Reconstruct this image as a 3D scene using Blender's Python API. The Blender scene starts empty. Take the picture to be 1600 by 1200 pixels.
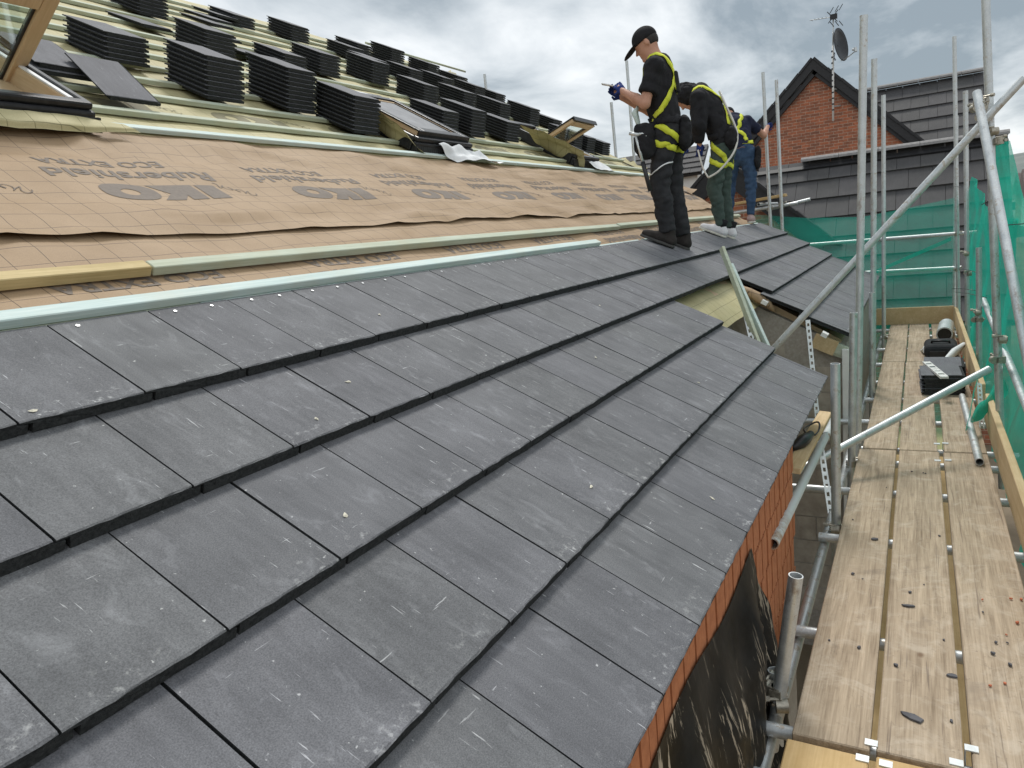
import bpy, bmesh, math, random
import numpy as np
from mathutils import Vector, Matrix, noise
from mathutils.bvhtree import BVHTree

random.seed(7)
R = math.radians
scene = bpy.context.scene
COL = scene.collection

# ------------------------------------------------------------------ camera
cam_data = bpy.data.cameras.new("camera")
cam_data.sensor_width = 36.0
cam_data.lens = 36.0 * 1109.0 / 1600.0
cam_data.clip_start = 0.05
cam_data.clip_end = 6000
cam = bpy.data.objects.new("camera", cam_data)
COL.objects.link(cam)
cam.matrix_world = Matrix((
    (0.8684263, -0.0082811, 0.4957492, 0.470),
    (0.4852859, 0.2191893, -0.8464359, 0.0),
    (-0.1016535, 0.9756472, 0.1943685, 0.988),
    (0, 0, 0, 1)))
scene.camera = cam

# ------------------------------------------------------------------ world: overcast sky
SUN_EL, SUN_AZ = R(60), R(338)      # azimuth of the light, measured from +Y towards +X
world = bpy.data.worlds.new("World")
scene.world = world
world.use_nodes = True
wn, wl = world.node_tree.nodes, world.node_tree.links
wn.clear()
w_out = wn.new("ShaderNodeOutputWorld")
sky = wn.new("ShaderNodeTexSky")
sky.sky_type = 'NISHITA'
sky.sun_disc = False
sky.sun_elevation = SUN_EL
sky.sun_rotation = SUN_AZ
bg_sky = wn.new("ShaderNodeBackground")
bg_sky.inputs[1].default_value = 0.09
wl.new(sky.outputs[0], bg_sky.inputs[0])
tc = wn.new("ShaderNodeTexCoord")
sep = wn.new("ShaderNodeSeparateXYZ")
wl.new(tc.outputs["Generated"], sep.inputs[0])
def wmath(op, a, b):
    n = wn.new("ShaderNodeMath"); n.operation = op
    for i, v in enumerate((a, b)):
        if isinstance(v, (int, float)): n.inputs[i].default_value = v
        else: wl.new(v, n.inputs[i])
    return n.outputs[0]
zc = wmath('ADD', wmath('MAXIMUM', sep.outputs[2], 0.0), 0.16)
px_ = wmath('DIVIDE', sep.outputs[0], zc)
py_ = wmath('DIVIDE', sep.outputs[1], zc)
comb = wn.new("ShaderNodeCombineXYZ")
wl.new(px_, comb.inputs[0]); wl.new(py_, comb.inputs[1])
def wnoise(scale, detail, rough, off):
    mp = wn.new("ShaderNodeMapping"); mp.inputs["Location"].default_value = off
    mp.inputs["Scale"].default_value = (1.0, 0.62, 1.0)
    wl.new(comb.outputs[0], mp.inputs[0])
    n = wn.new("ShaderNodeTexNoise")
    n.inputs["Scale"].default_value = scale; n.inputs["Detail"].default_value = detail
    n.inputs["Roughness"].default_value = rough
    n.inputs["Distortion"].default_value = 0.35
    wl.new(mp.outputs[0], n.inputs["Vector"])
    return n.outputs[0]
n1 = wnoise(0.62, 7, 0.5, (1.9, 0.3, 0))
n2 = wnoise(2.1, 7, 0.58, (5.2, 2.1, 0))
mix = wmath('ADD', wmath('MULTIPLY', n1, 0.66), wmath('MULTIPLY', n2, 0.34))
ramp = wn.new("ShaderNodeValToRGB")
ramp.color_ramp.elements[0].position = 0.405
ramp.color_ramp.elements[0].color = (0.205, 0.245, 0.275, 1)
ramp.color_ramp.elements[1].position = 0.575
ramp.color_ramp.elements[1].color = (0.72, 0.735, 0.74, 1)
e = ramp.color_ramp.elements.new(0.48); e.color = (0.44, 0.475, 0.497, 1)
wl.new(mix, ramp.inputs[0])
bg_cl = wn.new("ShaderNodeBackground")
bg_cl.inputs[1].default_value = 1.0
wl.new(ramp.outputs[0], bg_cl.inputs[0])
mixs = wn.new("ShaderNodeMixShader")
mixs.inputs[0].default_value = 0.93
wl.new(bg_sky.outputs[0], mixs.inputs[1]); wl.new(bg_cl.outputs[0], mixs.inputs[2])
wl.new(mixs.outputs[0], w_out.inputs[0])

# ------------------------------------------------------------------ veiled sun
sun_d = bpy.data.lights.new("sun", 'SUN')
sun_d.energy = 1.5
sun_d.angle = R(16)
sun_d.color = (1.0, 0.965, 0.91)
sun = bpy.data.objects.new("sun", sun_d)
COL.objects.link(sun)
sdir = Vector((math.sin(SUN_AZ) * math.cos(SUN_EL), math.cos(SUN_AZ) * math.cos(SUN_EL), math.sin(SUN_EL)))
sun.rotation_euler = (-sdir).to_track_quat('-Z', 'Y').to_euler()

scene.view_settings.view_transform = 'Standard'
scene.view_settings.look = 'None'
scene.view_settings.exposure = 0.62
scene.view_settings.gamma = 1.0
scene.view_settings.use_curve_mapping = False
scene.cycles.use_denoising = True
scene.cycles.max_bounces = 6
scene.cycles.transparent_max_bounces = 12

# ------------------------------------------------------------------ materials
class NT:
    def __init__(self, name):
        self.m = bpy.data.materials.new(name); self.m.use_nodes = True
        self.n, self.l = self.m.node_tree.nodes, self.m.node_tree.links
        self.n.clear()
        self.out = self.n.new("ShaderNodeOutputMaterial")
        self.p = self.n.new("ShaderNodeBsdfPrincipled")
        self.l.new(self.p.outputs[0], self.out.inputs[0])
        self.tc = self.n.new("ShaderNodeTexCoord")
        self.vec = self.tc.outputs["Object"]
    def rand_vec(self, k=37.0):
        """object coordinates shifted by a random amount for each object"""
        oi = self.n.new("ShaderNodeObjectInfo")
        mu = self.n.new("ShaderNodeVectorMath"); mu.operation = 'SCALE'
        cb = self.n.new("ShaderNodeCombineXYZ")
        for i, f in enumerate((1.0, 0.73, 0.41)):
            self.l.new(self.math('MULTIPLY', oi.outputs["Random"], f), cb.inputs[i])
        self.l.new(cb.outputs[0], mu.inputs[0]); mu.inputs["Scale"].default_value = k
        ad = self.n.new("ShaderNodeVectorMath"); ad.operation = 'ADD'
        self.l.new(self.vec, ad.inputs[0]); self.l.new(mu.outputs[0], ad.inputs[1])
        return ad.outputs[0], oi.outputs["Random"]
    def math(self, op, a, b=0.0, c=None, clamp=False):
        n = self.n.new("ShaderNodeMath"); n.operation = op; n.use_clamp = clamp
        for i, v in enumerate((a, b, c)):
            if v is None: continue
            if isinstance(v, (int, float)): n.inputs[i].default_value = v
            else: self.l.new(v, n.inputs[i])
        return n.outputs[0]
    def noise(self, scale, vec=None, detail=4, rough=0.55, stretch=None, rot=None, dist=0.0):
        v = vec if vec is not None else self.vec
        if stretch or rot:
            mp = self.n.new("ShaderNodeMapping")
            if stretch: mp.inputs["Scale"].default_value = stretch
            if rot: mp.inputs["Rotation"].default_value = rot
            self.l.new(v, mp.inputs[0]); v = mp.outputs[0]
        n = self.n.new("ShaderNodeTexNoise")
        n.inputs["Scale"].default_value = scale; n.inputs["Detail"].default_value = detail
        n.inputs["Roughness"].default_value = rough; n.inputs["Distortion"].default_value = dist
        self.l.new(v, n.inputs["Vector"])
        return n.outputs[0]
    def ramp(self, fac, stops):
        r = self.n.new("ShaderNodeValToRGB")
        el = r.color_ramp.elements
        while len(el) < len(stops): el.new(0.5)
        for q, (p, c) in zip(el, stops):
            q.position = p
            q.color = (c, c, c, 1) if isinstance(c, (int, float)) else (c[0], c[1], c[2], 1)
        self.l.new(fac, r.inputs[0])
        return r.outputs[0]
    def mix(self, fac, a, b):
        n = self.n.new("ShaderNodeMix"); n.data_type = 'RGBA'
        for sock, v in ((n.inputs[0], fac), (n.inputs[6], a), (n.inputs[7], b)):
            if isinstance(v, (int, float)): sock.default_value = v
            elif isinstance(v, tuple): sock.default_value = (v[0], v[1], v[2], 1)
            else: self.l.new(v, sock)
        return n.outputs[2]
    def bump(self, h, strength, dist):
        b = self.n.new("ShaderNodeBump")
        b.inputs["Strength"].default_value = strength; b.inputs["Distance"].default_value = dist
        self.l.new(h, b.inputs["Height"])
        self.l.new(b.outputs[0], self.p.inputs["Normal"])
    def base(self, c):
        if isinstance(c, tuple): self.p.inputs["Base Color"].default_value = (c[0], c[1], c[2], 1)
        else: self.l.new(c, self.p.inputs["Base Color"])
    def rough(self, r):
        if isinstance(r, (int, float)): self.p.inputs["Roughness"].default_value = r
        else: self.l.new(r, self.p.inputs["Roughness"])
    def metal(self, v): self.p.inputs["Metallic"].default_value = v
    def spec(self, v): self.p.inputs["Specular IOR Level"].default_value = v
    def sepxyz(self, vec=None):
        s = self.n.new("ShaderNodeSeparateXYZ"); self.l.new(vec if vec is not None else self.vec, s.inputs[0])
        return s.outputs

M = {}
def simple(name, c1, c2, scale=20.0, rough=0.7, bump=0.3, bdist=0.002, metal=0.0, stretch=None, spec=0.4, detail=5):
    t = NT(name)
    v, rnd = t.rand_vec()
    n = t.noise(scale, v, detail, 0.6, stretch)
    t.base(t.ramp(n, [(0.3, c1), (0.7, c2)]))
    t.rough(rough); t.metal(metal); t.spec(spec)
    if bump: t.bump(t.noise(scale * 3, v, 4, 0.6, stretch), bump, bdist)
    M[name] = t.m
    return t

# concrete roof tile: grainy dark grey, chalk scuffs and scratches running mostly down the slope
def tile_material(name, dark, light, scuff):
    t = NT(name)
    v, rnd = t.rand_vec()
    big = t.noise(5.0, v, 3, 0.5)
    streak = t.noise(14.0, v, 4, 0.55, (3.0, 0.45, 1.0))
    c = t.ramp(t.math('ADD', t.math('MULTIPLY', big, 0.55), t.math('MULTIPLY', streak, 0.45)), [(0.33, dark), (0.68, light)])
    tone = t.ramp(rnd, [(0.0, 0.95), (1.0, 1.05)])
    mm = t.n.new("ShaderNodeMix"); mm.data_type = 'RGBA'; mm.blend_type = 'MULTIPLY'
    mm.inputs[0].default_value = 1.0
    t.l.new(c, mm.inputs[6]); t.l.new(tone, mm.inputs[7]); c = mm.outputs[2]
    grain = t.noise(330.0, v, 2, 0.7)
    g2 = t.ramp(grain, [(0.30, 0.66), (0.72, 1.34)])
    mg = t.n.new("ShaderNodeMix"); mg.data_type = 'RGBA'; mg.blend_type = 'MULTIPLY'
    mg.inputs[0].default_value = 1.0
    t.l.new(c, mg.inputs[6]); t.l.new(g2, mg.inputs[7]); c = mg.outputs[2]
    # soft chalky smears, then thin scratches, then specks
    smear = t.ramp(t.noise(9.0, v, 5, 0.68, (1.6, 0.8, 1), dist=0.8), [(0.56, 0.0), (0.80, 1.0)])
    c = t.mix(t.math('MULTIPLY', smear, 0.40 * scuff), c, (0.40, 0.41, 0.43))
    s1 = t.noise(26.0, v, 3, 0.6, (4.5, 0.35, 1), (0, 0, R(7)))
    s1 = t.ramp(s1, [(0.675, 0.0), (0.72, 1.0)])
    zone = t.ramp(t.noise(7.0, v, 2, 0.5), [(0.44, 0.0), (0.58, 1.0)])
    c = t.mix(t.math('MULTIPLY', t.math('MULTIPLY', s1, zone), 0.75 * scuff), c, (0.60, 0.61, 0.62))
    s2 = t.ramp(t.noise(20.0, v, 3, 0.55, (0.5, 5.0, 1), (0, 0, R(33))), [(0.71, 0.0), (0.74, 1.0)])
    c = t.mix(t.math('MULTIPLY', t.math('MULTIPLY', s2, zone), 0.6 * scuff), c, (0.56, 0.57, 0.58))
    sp = t.ramp(t.noise(75.0, v, 2, 0.5), [(0.73, 0.0), (0.78, 1.0)])
    c = t.mix(t.math('MULTIPLY', sp, 0.65 * scuff), c, (0.60, 0.61, 0.60))
    # chalk worn onto the leading edge, and a slight warm or cool cast from tile to tile
    own = t.sepxyz()
    lead = t.math('MULTIPLY', t.ramp(own[1], [(0.0, 1.0), (0.09, 0.0)]), t.ramp(t.noise(3.3, v, 2, 0.5), [(0.42, 0.0), (0.62, 1.0)]))
    ch = t.ramp(t.noise(38.0, v, 4, 0.7), [(0.56, 0.0), (0.70, 1.0)])
    c = t.mix(t.math('MULTIPLY', t.math('MULTIPLY', ch, lead), 0.75 * scuff), c, (0.56, 0.57, 0.56))
    mc = t.n.new("ShaderNodeMix"); mc.data_type = 'RGBA'; mc.blend_type = 'MULTIPLY'; mc.inputs[0].default_value = 1.0
    t.l.new(c, mc.inputs[6]); t.l.new(t.ramp(t.math('FRACT', t.math('MULTIPLY', rnd, 7.3)), [(0.0, (0.995, 1.0, 0.985)), (1.0, (1.0, 0.995, 1.02))]), mc.inputs[7]); c = mc.outputs[2]
    t.base(c); t.rough(0.72); t.spec(0.35)
    t.bump(t.math('ADD', t.math('MULTIPLY', grain, 0.5), t.math('MULTIPLY', t.noise(120.0, v, 3, 0.6), 0.5)), 0.75, 0.0022)
    M[name] = t.m
tile_material("tile", (0.100, 0.103, 0.110), (0.165, 0.169, 0.178), 1.0)
tile_material("tile_new", (0.10, 0.103, 0.115), (0.145, 0.149, 0.163), 0.5)
simple("tile_edge_shade", (0.024, 0.026, 0.027), (0.062, 0.066, 0.067), 120, 0.95, 0.9, 0.004, spec=0.15)  # rough dark tile edges, with the shade of front and sides painted in
tile_material("tile_neighbour", (0.066, 0.065, 0.067), (0.088, 0.086, 0.088), 0.05)

def membrane_material(name, c1, c2, line):
    t = NT(name)
    xyz = t.sepxyz()
    wob = t.noise(2.2, None, 3, 0.5)
    n = t.noise(3.5, None, 5, 0.6)
    c = t.ramp(n, [(0.3, c1), (0.72, c2)])
    fib = t.noise(240.0, None, 2, 0.6)
    mg = t.n.new("ShaderNodeMix"); mg.data_type = 'RGBA'; mg.blend_type = 'MULTIPLY'; mg.inputs[0].default_value = 1.0
    t.l.new(c, mg.inputs[6]); t.l.new(t.ramp(fib, [(0.3, 0.91), (0.7, 1.07)]), mg.inputs[7]); c = mg.outputs[2]
    def lines(axis, step, w, k):
        u = t.math('ADD', xyz[axis], t.math('MULTIPLY', wob, k))
        f = t.math('ABSOLUTE', t.math('SUBTRACT', t.math('FRACT', t.math('DIVIDE', u, step)), 0.5))
        return t.math('LESS_THAN', f, w / step)
    ln = t.math('MAXIMUM', lines(0, 0.115, 0.0015, 0.012), lines(1, 0.105, 0.0015, 0.010))
    c = t.mix(t.math('MULTIPLY', ln, 0.85), c, line)
    t.base(c); t.rough(0.66); t.spec(0.3)
    t.bump(t.math('ADD', t.math('MULTIPLY', fib, 0.25), t.noise(28.0, None, 4, 0.55)), 0.22, 0.004)
    M[name] = t.m
membrane_material("membrane_brown", (0.330, 0.228, 0.135), (0.405, 0.288, 0.180), (0.10, 0.072, 0.05))
membrane_material("membrane_olive", (0.43, 0.385, 0.205), (0.54, 0.49, 0.29), (0.16, 0.14, 0.07))
simple("print_ink", (0.140, 0.113, 0.092), (0.190, 0.155, 0.125), 60, 0.7, 0.1)
simple("print_ink_olive", (0.17, 0.155, 0.085), (0.23, 0.21, 0.12), 60, 0.7, 0.1)

def timber(name, c1, c2, knot, scale=1.0, axis=0, rough=0.7, bump=0.25, worn=False):
    """grain runs along the object's local axis"""
    t = NT(name)
    v, rnd = t.rand_vec()
    st = [14.0, 14.0, 14.0]; st[axis] = 0.7
    g = t.noise(3.2 * scale, v, 6, 0.62, tuple(st), dist=0.6)
    st2 = [60.0, 60.0, 60.0]; st2[axis] = 1.6
    f = t.noise(3.0 * scale, v, 3, 0.6, tuple(st2))
    c = t.ramp(t.math('ADD', t.math('MULTIPLY', g, 0.6), t.math('MULTIPLY', f, 0.4)), [(0.32, c1), (0.66, c2)])
    blot = t.ramp(t.noise(5.0, v, 5, 0.65), [(0.42, 0.0), (0.72, 1.0)])
    c = t.mix(t.math('MULTIPLY', blot, 0.55), c, knot)
    if worn:
        # paler cement bloom, dark damp stains, cracks along the grain and pits
        bloom = t.ramp(t.noise(7.0, v, 6, 0.7, dist=1.0), [(0.50, 0.0), (0.68, 1.0)])
        c = t.mix(t.math('MULTIPLY', bloom, 0.45), c, (0.60, 0.525, 0.425))
        damp_ = t.ramp(t.noise(4.0, v, 5, 0.7, dist=0.7), [(0.60, 0.0), (0.78, 1.0)])
        c = t.mix(t.math('MULTIPLY', damp_, 0.7), c, (0.19, 0.155, 0.125))
        st3 = [34.0, 34.0, 34.0]; st3[axis] = 0.9
        crack = t.ramp(t.noise(2.4, v, 3, 0.55, tuple(st3), dist=0.4), [(0.655, 0.0), (0.69, 1.0)])
        c = t.mix(t.math('MULTIPLY', crack, 0.55), c, (0.13, 0.10, 0.08))
        ring = t.n.new("ShaderNodeTexVoronoi"); ring.inputs["Scale"].default_value = 2.6
        mpk = t.n.new("ShaderNodeMapping"); mpk.inputs["Scale"].default_value = (1.5, 1.0, 1.5) if axis == 1 else (1.0, 1.5, 1.5)
        t.l.new(v, mpk.inputs[0]); t.l.new(mpk.outputs[0], ring.inputs["Vector"])
        kn = t.ramp(ring.outputs["Distance"], [(0.028, 1.0), (0.06, 0.0)])
        c = t.mix(t.math('MULTIPLY', kn, 0.75), c, (0.16, 0.10, 0.06))
        mud = t.ramp(t.noise(30.0, v, 5, 0.75), [(0.58, 0.0), (0.68, 1.0)])
        c = t.mix(t.math('MULTIPLY', mud, 0.4), c, (0.22, 0.175, 0.13))
        pit = t.ramp(t.noise(95.0, v, 2, 0.5), [(0.70, 0.0), (0.75, 1.0)])
        c = t.mix(t.math('MULTIPLY', pit, 0.6), c, (0.16, 0.13, 0.11))
    t.base(c); t.rough(rough); t.spec(0.3)
    t.bump(t.math('ADD', g, f), bump, 0.003)
    M[name] = t.m
timber("batten_blue", (0.42, 0.55, 0.53), (0.68, 0.77, 0.74), (0.58, 0.60, 0.50), axis=0)
timber("batten_green", (0.38, 0.43, 0.33), (0.56, 0.61, 0.50), (0.46, 0.44, 0.30), axis=0)
timber("batten_yellow", (0.47, 0.36, 0.17), (0.68, 0.55, 0.30), (0.40, 0.30, 0.13), axis=0)
timber("board_old", (0.20, 0.150, 0.10), (0.54, 0.435, 0.315), (0.42, 0.34, 0.25), 0.9, axis=1, rough=0.9, bump=0.6, worn=True)
timber("board_new", (0.50, 0.34, 0.15), (0.66, 0.48, 0.25), (0.42, 0.27, 0.11), 0.8, axis=1, rough=0.8)
timber("toe_timber", (0.50, 0.36, 0.19), (0.68, 0.53, 0.33), (0.46, 0.32, 0.16), 0.8, axis=1, rough=0.8)
timber("pine", (0.50, 0.355, 0.21), (0.64, 0.485, 0.315), (0.50, 0.35, 0.20), 1.2, axis=1, rough=0.5, bump=0.1)

def galvanised():
    t = NT("galvanised")
    v, rnd = t.rand_vec()
    n = t.noise(16.0, v, 5, 0.65)
    fine = t.noise(130.0, v, 3, 0.6)
    c = t.ramp(t.math('ADD', t.math('MULTIPLY', n, 0.6), t.math('MULTIPLY', fine, 0.4)), [(0.3, (0.46, 0.49, 0.50)), (0.7, (0.72, 0.75, 0.755))])
    spl = t.ramp(t.noise(26.0, v, 5, 0.7), [(0.57, 0.0), (0.62, 1.0)])
    zn = t.ramp(t.noise(3.0, v, 3, 0.6), [(0.42, 0.0), (0.55, 1.0)])
    c = t.mix(t.math('MULTIPLY', t.math('MULTIPLY', spl, zn), 0.85), c, (0.46, 0.41, 0.34))
    rs = t.ramp(t.noise(11.0, v, 5, 0.7, (1, 1, 0.5)), [(0.61, 0.0), (0.70, 1.0)])
    c = t.mix(t.math('MULTIPLY', rs, 0.6), c, (0.22, 0.13, 0.075))
    t.base(c); t.metal(0.68)
    t.rough(t.ramp(n, [(0.3, 0.36), (0.7, 0.56)]))
    t.bump(fine, 0.12, 0.001)
    M["galvanised"] = t.m
galvanised()
def tube_rusty():
    t = NT("tube_rusty")
    v, rnd = t.rand_vec()
    n = t.noise(13.0, None, 5, 0.7)
    xyz = t.sepxyz()
    near = t.ramp(xyz[2], [(0.0, 1.0), (0.42, 0.0)])
    k = t.math('MULTIPLY', t.ramp(n, [(0.40, 0.0), (0.52, 1.0)]), near)
    c = t.mix(k, (0.56, 0.60, 0.60), t.ramp(t.noise(34, None, 4), [(0.35, (0.30, 0.19, 0.11)), (0.65, (0.50, 0.42, 0.33))]))
    t.base(c); t.rough(0.7); t.metal(0.25)
    t.bump(t.math('MULTIPLY', n, k), 0.8, 0.01)
    M["tube_rusty"] = t.m
tube_rusty()
simple("tube_inside", (0.025, 0.025, 0.025), (0.05, 0.05, 0.05), 20, 0.9, 0)
simple("steel_clip", (0.55, 0.58, 0.58), (0.75, 0.78, 0.78), 30, 0.4, 0.1, metal=0.6)
simple("coupler_steel", (0.30, 0.28, 0.23), (0.50, 0.47, 0.40), 60, 0.45, 0.2, metal=0.8)
simple("brick_bay", (0.34, 0.120, 0.052), (0.46, 0.180, 0.080), 30, 0.85, 0.4, 0.003)
simple("mortar", (0.30, 0.27, 0.23), (0.42, 0.385, 0.34), 40, 0.9, 0.4)
simple("block", (0.30, 0.262, 0.215), (0.46, 0.41, 0.345), 9, 0.92, 0.7, 0.006)
simple("block_grey", (0.22, 0.21, 0.19), (0.34, 0.325, 0.30), 9, 0.92, 0.7, 0.006)
simple("black_plastic", (0.014, 0.014, 0.016), (0.03, 0.03, 0.033), 20, 0.38, 0.05)
simple("black_metal", (0.016, 0.017, 0.020), (0.035, 0.036, 0.040), 25, 0.34, 0.06, metal=0.2)
simple("white_film", (0.66, 0.68, 0.70), (0.82, 0.83, 0.84), 8, 0.5, 0.3, 0.01)
simple("film_grey", (0.20, 0.205, 0.22), (0.30, 0.31, 0.325), 5, 0.62, 0.15, 0.01, spec=0.2)
simple("white_paint", (0.70, 0.70, 0.68), (0.82, 0.82, 0.80), 10, 0.5, 0.1)
simple("ground", (0.16, 0.125, 0.085), (0.27, 0.215, 0.15), 1.2, 0.95, 0.6, 0.03)
simple("slate_chip", (0.07, 0.07, 0.078), (0.13, 0.13, 0.14), 40, 0.8, 0.4)
simple("brick_chip", (0.42, 0.12, 0.06), (0.55, 0.19, 0.10), 40, 0.85, 0.4)
simple("lead_roll", (0.50, 0.54, 0.56), (0.68, 0.72, 0.74), 12, 0.42, 0.15, metal=0.5)
simple("barge_black", (0.018, 0.018, 0.020), (0.032, 0.032, 0.035), 20, 0.5, 0.05)
simple("ridge_grey", (0.20, 0.195, 0.195), (0.30, 0.29, 0.285), 20, 0.8, 0.3)
simple("mastic", (0.7, 0.71, 0.72), (0.8, 0.8, 0.8), 20, 0.5, 0.1)
simple("nail", (0.62, 0.64, 0.65), (0.8, 0.8, 0.8), 60, 0.35, 0, metal=0.7)
simple("lichen", (0.60, 0.57, 0.46), (0.72, 0.68, 0.56), 60, 0.8, 0.3)

def polythene():
    t = NT("polythene")
    n = t.noise(7.0, None, 5, 0.65, (1.0, 5.5, 0.8), (R(-24), 0, 0), dist=0.6)
    k = t.ramp(n, [(0.575, 0.0), (0.61, 1.0)])
    z = t.ramp(t.noise(2.6, None, 3, 0.5), [(0.38, 0.0), (0.56, 1.0)])
    k = t.math('MULTIPLY', k, z)
    c = t.mix(k, t.ramp(t.noise(11, None, 4), [(0.3, (0.007, 0.008, 0.008)), (0.7, (0.016, 0.018, 0.019))]), (0.40, 0.35, 0.275))
    t.base(c); t.rough(t.mix(k, (0.42, 0.42, 0.42), (0.9, 0.9, 0.9))); t.spec(0.07)
    t.bump(t.noise(9, None, 3, 0.5), 0.25, 0.012)
    M["polythene"] = t.m
polythene()

def net_material(name, lo, hi, c1, c2):
    t = NT(name)
    t.base(t.ramp(t.noise(5, None, 4), [(0.3, c1), (0.7, c2)]))
    t.rough(0.7); t.spec(0.2)
    tr = t.n.new("ShaderNodeBsdfTransparent")
    tl = t.n.new("ShaderNodeBsdfTranslucent"); tl.inputs[0].default_value = (c2[0], c2[1], c2[2], 1)
    m1 = t.n.new("ShaderNodeMixShader"); m1.inputs[0].default_value = 0.45
    t.l.new(t.p.outputs[0], m1.inputs[1]); t.l.new(tl.outputs[0], m1.inputs[2])
    m2 = t.n.new("ShaderNodeMixShader")
    weave = t.noise(260.0, None, 1, 0.5)
    t.l.new(t.ramp(t.math('ADD', t.math('MULTIPLY', t.noise(3.0, None, 4), 0.7), t.math('MULTIPLY', weave, 0.3)), [(0.32, lo), (0.68, hi)]), m2.inputs[0])
    t.l.new(tr.outputs[0], m2.inputs[1]); t.l.new(m1.outputs[0], m2.inputs[2])
    t.l.new(m2.outputs[0], t.out.inputs[0])
    t.bump(t.noise(14, None, 5, 0.6), 0.5, 0.02)
    M[name] = t.m
net_material("net_sheer", 0.30, 0.48, (0.012, 0.42, 0.31), (0.03, 0.56, 0.42))
net_material("net_green", 0.60, 0.94, (0.010, 0.40, 0.285), (0.035, 0.58, 0.43))

def glass_material():
    t = NT("window_glass")
    g = t.n.new("ShaderNodeBsdfGlossy"); g.inputs["Roughness"].default_value = 0.03
    g.inputs[0].default_value = (0.9, 0.93, 0.93, 1)
    tr = t.n.new("ShaderNodeBsdfTransparent"); tr.inputs[0].default_value = (0.86, 0.91, 0.89, 1)
    mx = t.n.new("ShaderNodeMixShader")
    mx.inputs[0].default_value = 0.14
    t.l.new(tr.outputs[0], mx.inputs[1]); t.l.new(g.outputs[0], mx.inputs[2])
    t.l.new(mx.outputs[0], t.out.inputs[0])
    M["window_glass"] = t.m
glass_material()

def brick_wall_material():
    t = NT("brick_far")
    mp = t.n.new("ShaderNodeMapping"); mp.inputs["Rotation"].default_value = (R(90), 0, 0)
    t.l.new(t.vec, mp.inputs[0])
    b = t.n.new("ShaderNodeTexBrick")
    t.l.new(mp.outputs[0], b.inputs["Vector"])
    b.inputs["Scale"].default_value = 1.0
    b.inputs["Brick Width"].default_value = 0.215; b.inputs["Row Height"].default_value = 0.072
    b.inputs["Mortar Size"].default_value = 0.0055; b.inputs["Mortar Smooth"].default_value = 0.2
    b.inputs["Bias"].default_value = -0.25
    b.inputs["Color1"].default_value = (0.42, 0.145, 0.075, 1)
    b.inputs["Color2"].default_value = (0.17, 0.085, 0.06, 1)
    b.inputs["Mortar"].default_value = (0.44, 0.33, 0.25, 1)
    n = t.noise(18.0, None, 3, 0.6)
    mg = t.n.new("ShaderNodeMix"); mg.data_type = 'RGBA'; mg.blend_type = 'MULTIPLY'; mg.inputs[0].default_value = 1.0
    t.l.new(b.outputs[0], mg.inputs[6]); t.l.new(t.ramp(n, [(0.3, 0.8), (0.7, 1.25)]), mg.inputs[7])
    t.base(mg.outputs[2]); t.rough(0.9)
    t.bump(t.math('SUBTRACT', 1.0, b.outputs["Fac"]), 0.5, 0.01)
    M["brick_far"] = t.m
brick_wall_material()

def fabric(name, c1, c2, scale=90.0, rough=0.85):
    t = NT(name)
    n = t.noise(14.0, None, 4, 0.6)
    w = t.noise(scale * 6, None, 2, 0.6)
    t.base(t.ramp(t.math('ADD', t.math('MULTIPLY', n, 0.7), t.math('MULTIPLY', w, 0.3)), [(0.32, c1), (0.68, c2)]))
    t.rough(rough); t.spec(0.2)
    t.bump(t.math('ADD', t.noise(22.0, None, 4, 0.6), t.math('MULTIPLY', w, 0.3)), 0.4, 0.008)
    M[name] = t.m
fabric("cloth_black", (0.012, 0.012, 0.014), (0.026, 0.026, 0.029))
fabric("cloth_charcoal", (0.020, 0.021, 0.024), (0.042, 0.043, 0.047))
fabric("cloth_navy", (0.012, 0.015, 0.034), (0.024, 0.029, 0.058))
fabric("cloth_green", (0.042, 0.064, 0.056), (0.078, 0.106, 0.094))
fabric("denim", (0.022, 0.045, 0.092), (0.060, 0.105, 0.185))
fabric("strap_yellow", (0.56, 0.62, 0.035), (0.72, 0.76, 0.09), 160, 0.7)
fabric("glove_blue", (0.015, 0.028, 0.13), (0.03, 0.055, 0.22))
fabric("shoe_dark", (0.020, 0.018, 0.017), (0.055, 0.048, 0.045))
fabric("shoe_white", (0.62, 0.60, 0.62), (0.78, 0.77, 0.79))
fabric("shoe_pink", (0.30, 0.20, 0.19), (0.48, 0.36, 0.34))
fabric("belt_brown", (0.30, 0.16, 0.12), (0.42, 0.26, 0.21))
simple("skin", (0.46, 0.235, 0.155), (0.58, 0.32, 0.225), 12, 0.55, 0.05)
simple("hair", (0.012, 0.010, 0.009), (0.025, 0.02, 0.018), 60, 0.6, 0.4)
simple("sole", (0.52, 0.50, 0.44), (0.66, 0.63, 0.56), 20, 0.7, 0.1)
simple("sole_dark", (0.05, 0.05, 0.05), (0.09, 0.085, 0.08), 20, 0.8, 0.1)
simple("rope", (0.60, 0.58, 0.53), (0.76, 0.74, 0.70), 90, 0.8, 0.3)
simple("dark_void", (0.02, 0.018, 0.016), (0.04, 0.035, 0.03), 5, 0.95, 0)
simple("hill_green", (0.14, 0.165, 0.155), (0.22, 0.24, 0.225), 0.02, 0.95, 0)
simple("car_red", (0.36, 0.03, 0.03), (0.42, 0.04, 0.04), 5, 0.25, 0)
simple("render_white", (0.66, 0.66, 0.63), (0.75, 0.75, 0.72), 2, 0.85, 0.1)
simple("roof_far", (0.10, 0.085, 0.08), (0.17, 0.14, 0.13), 3, 0.9, 0.2)

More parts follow.
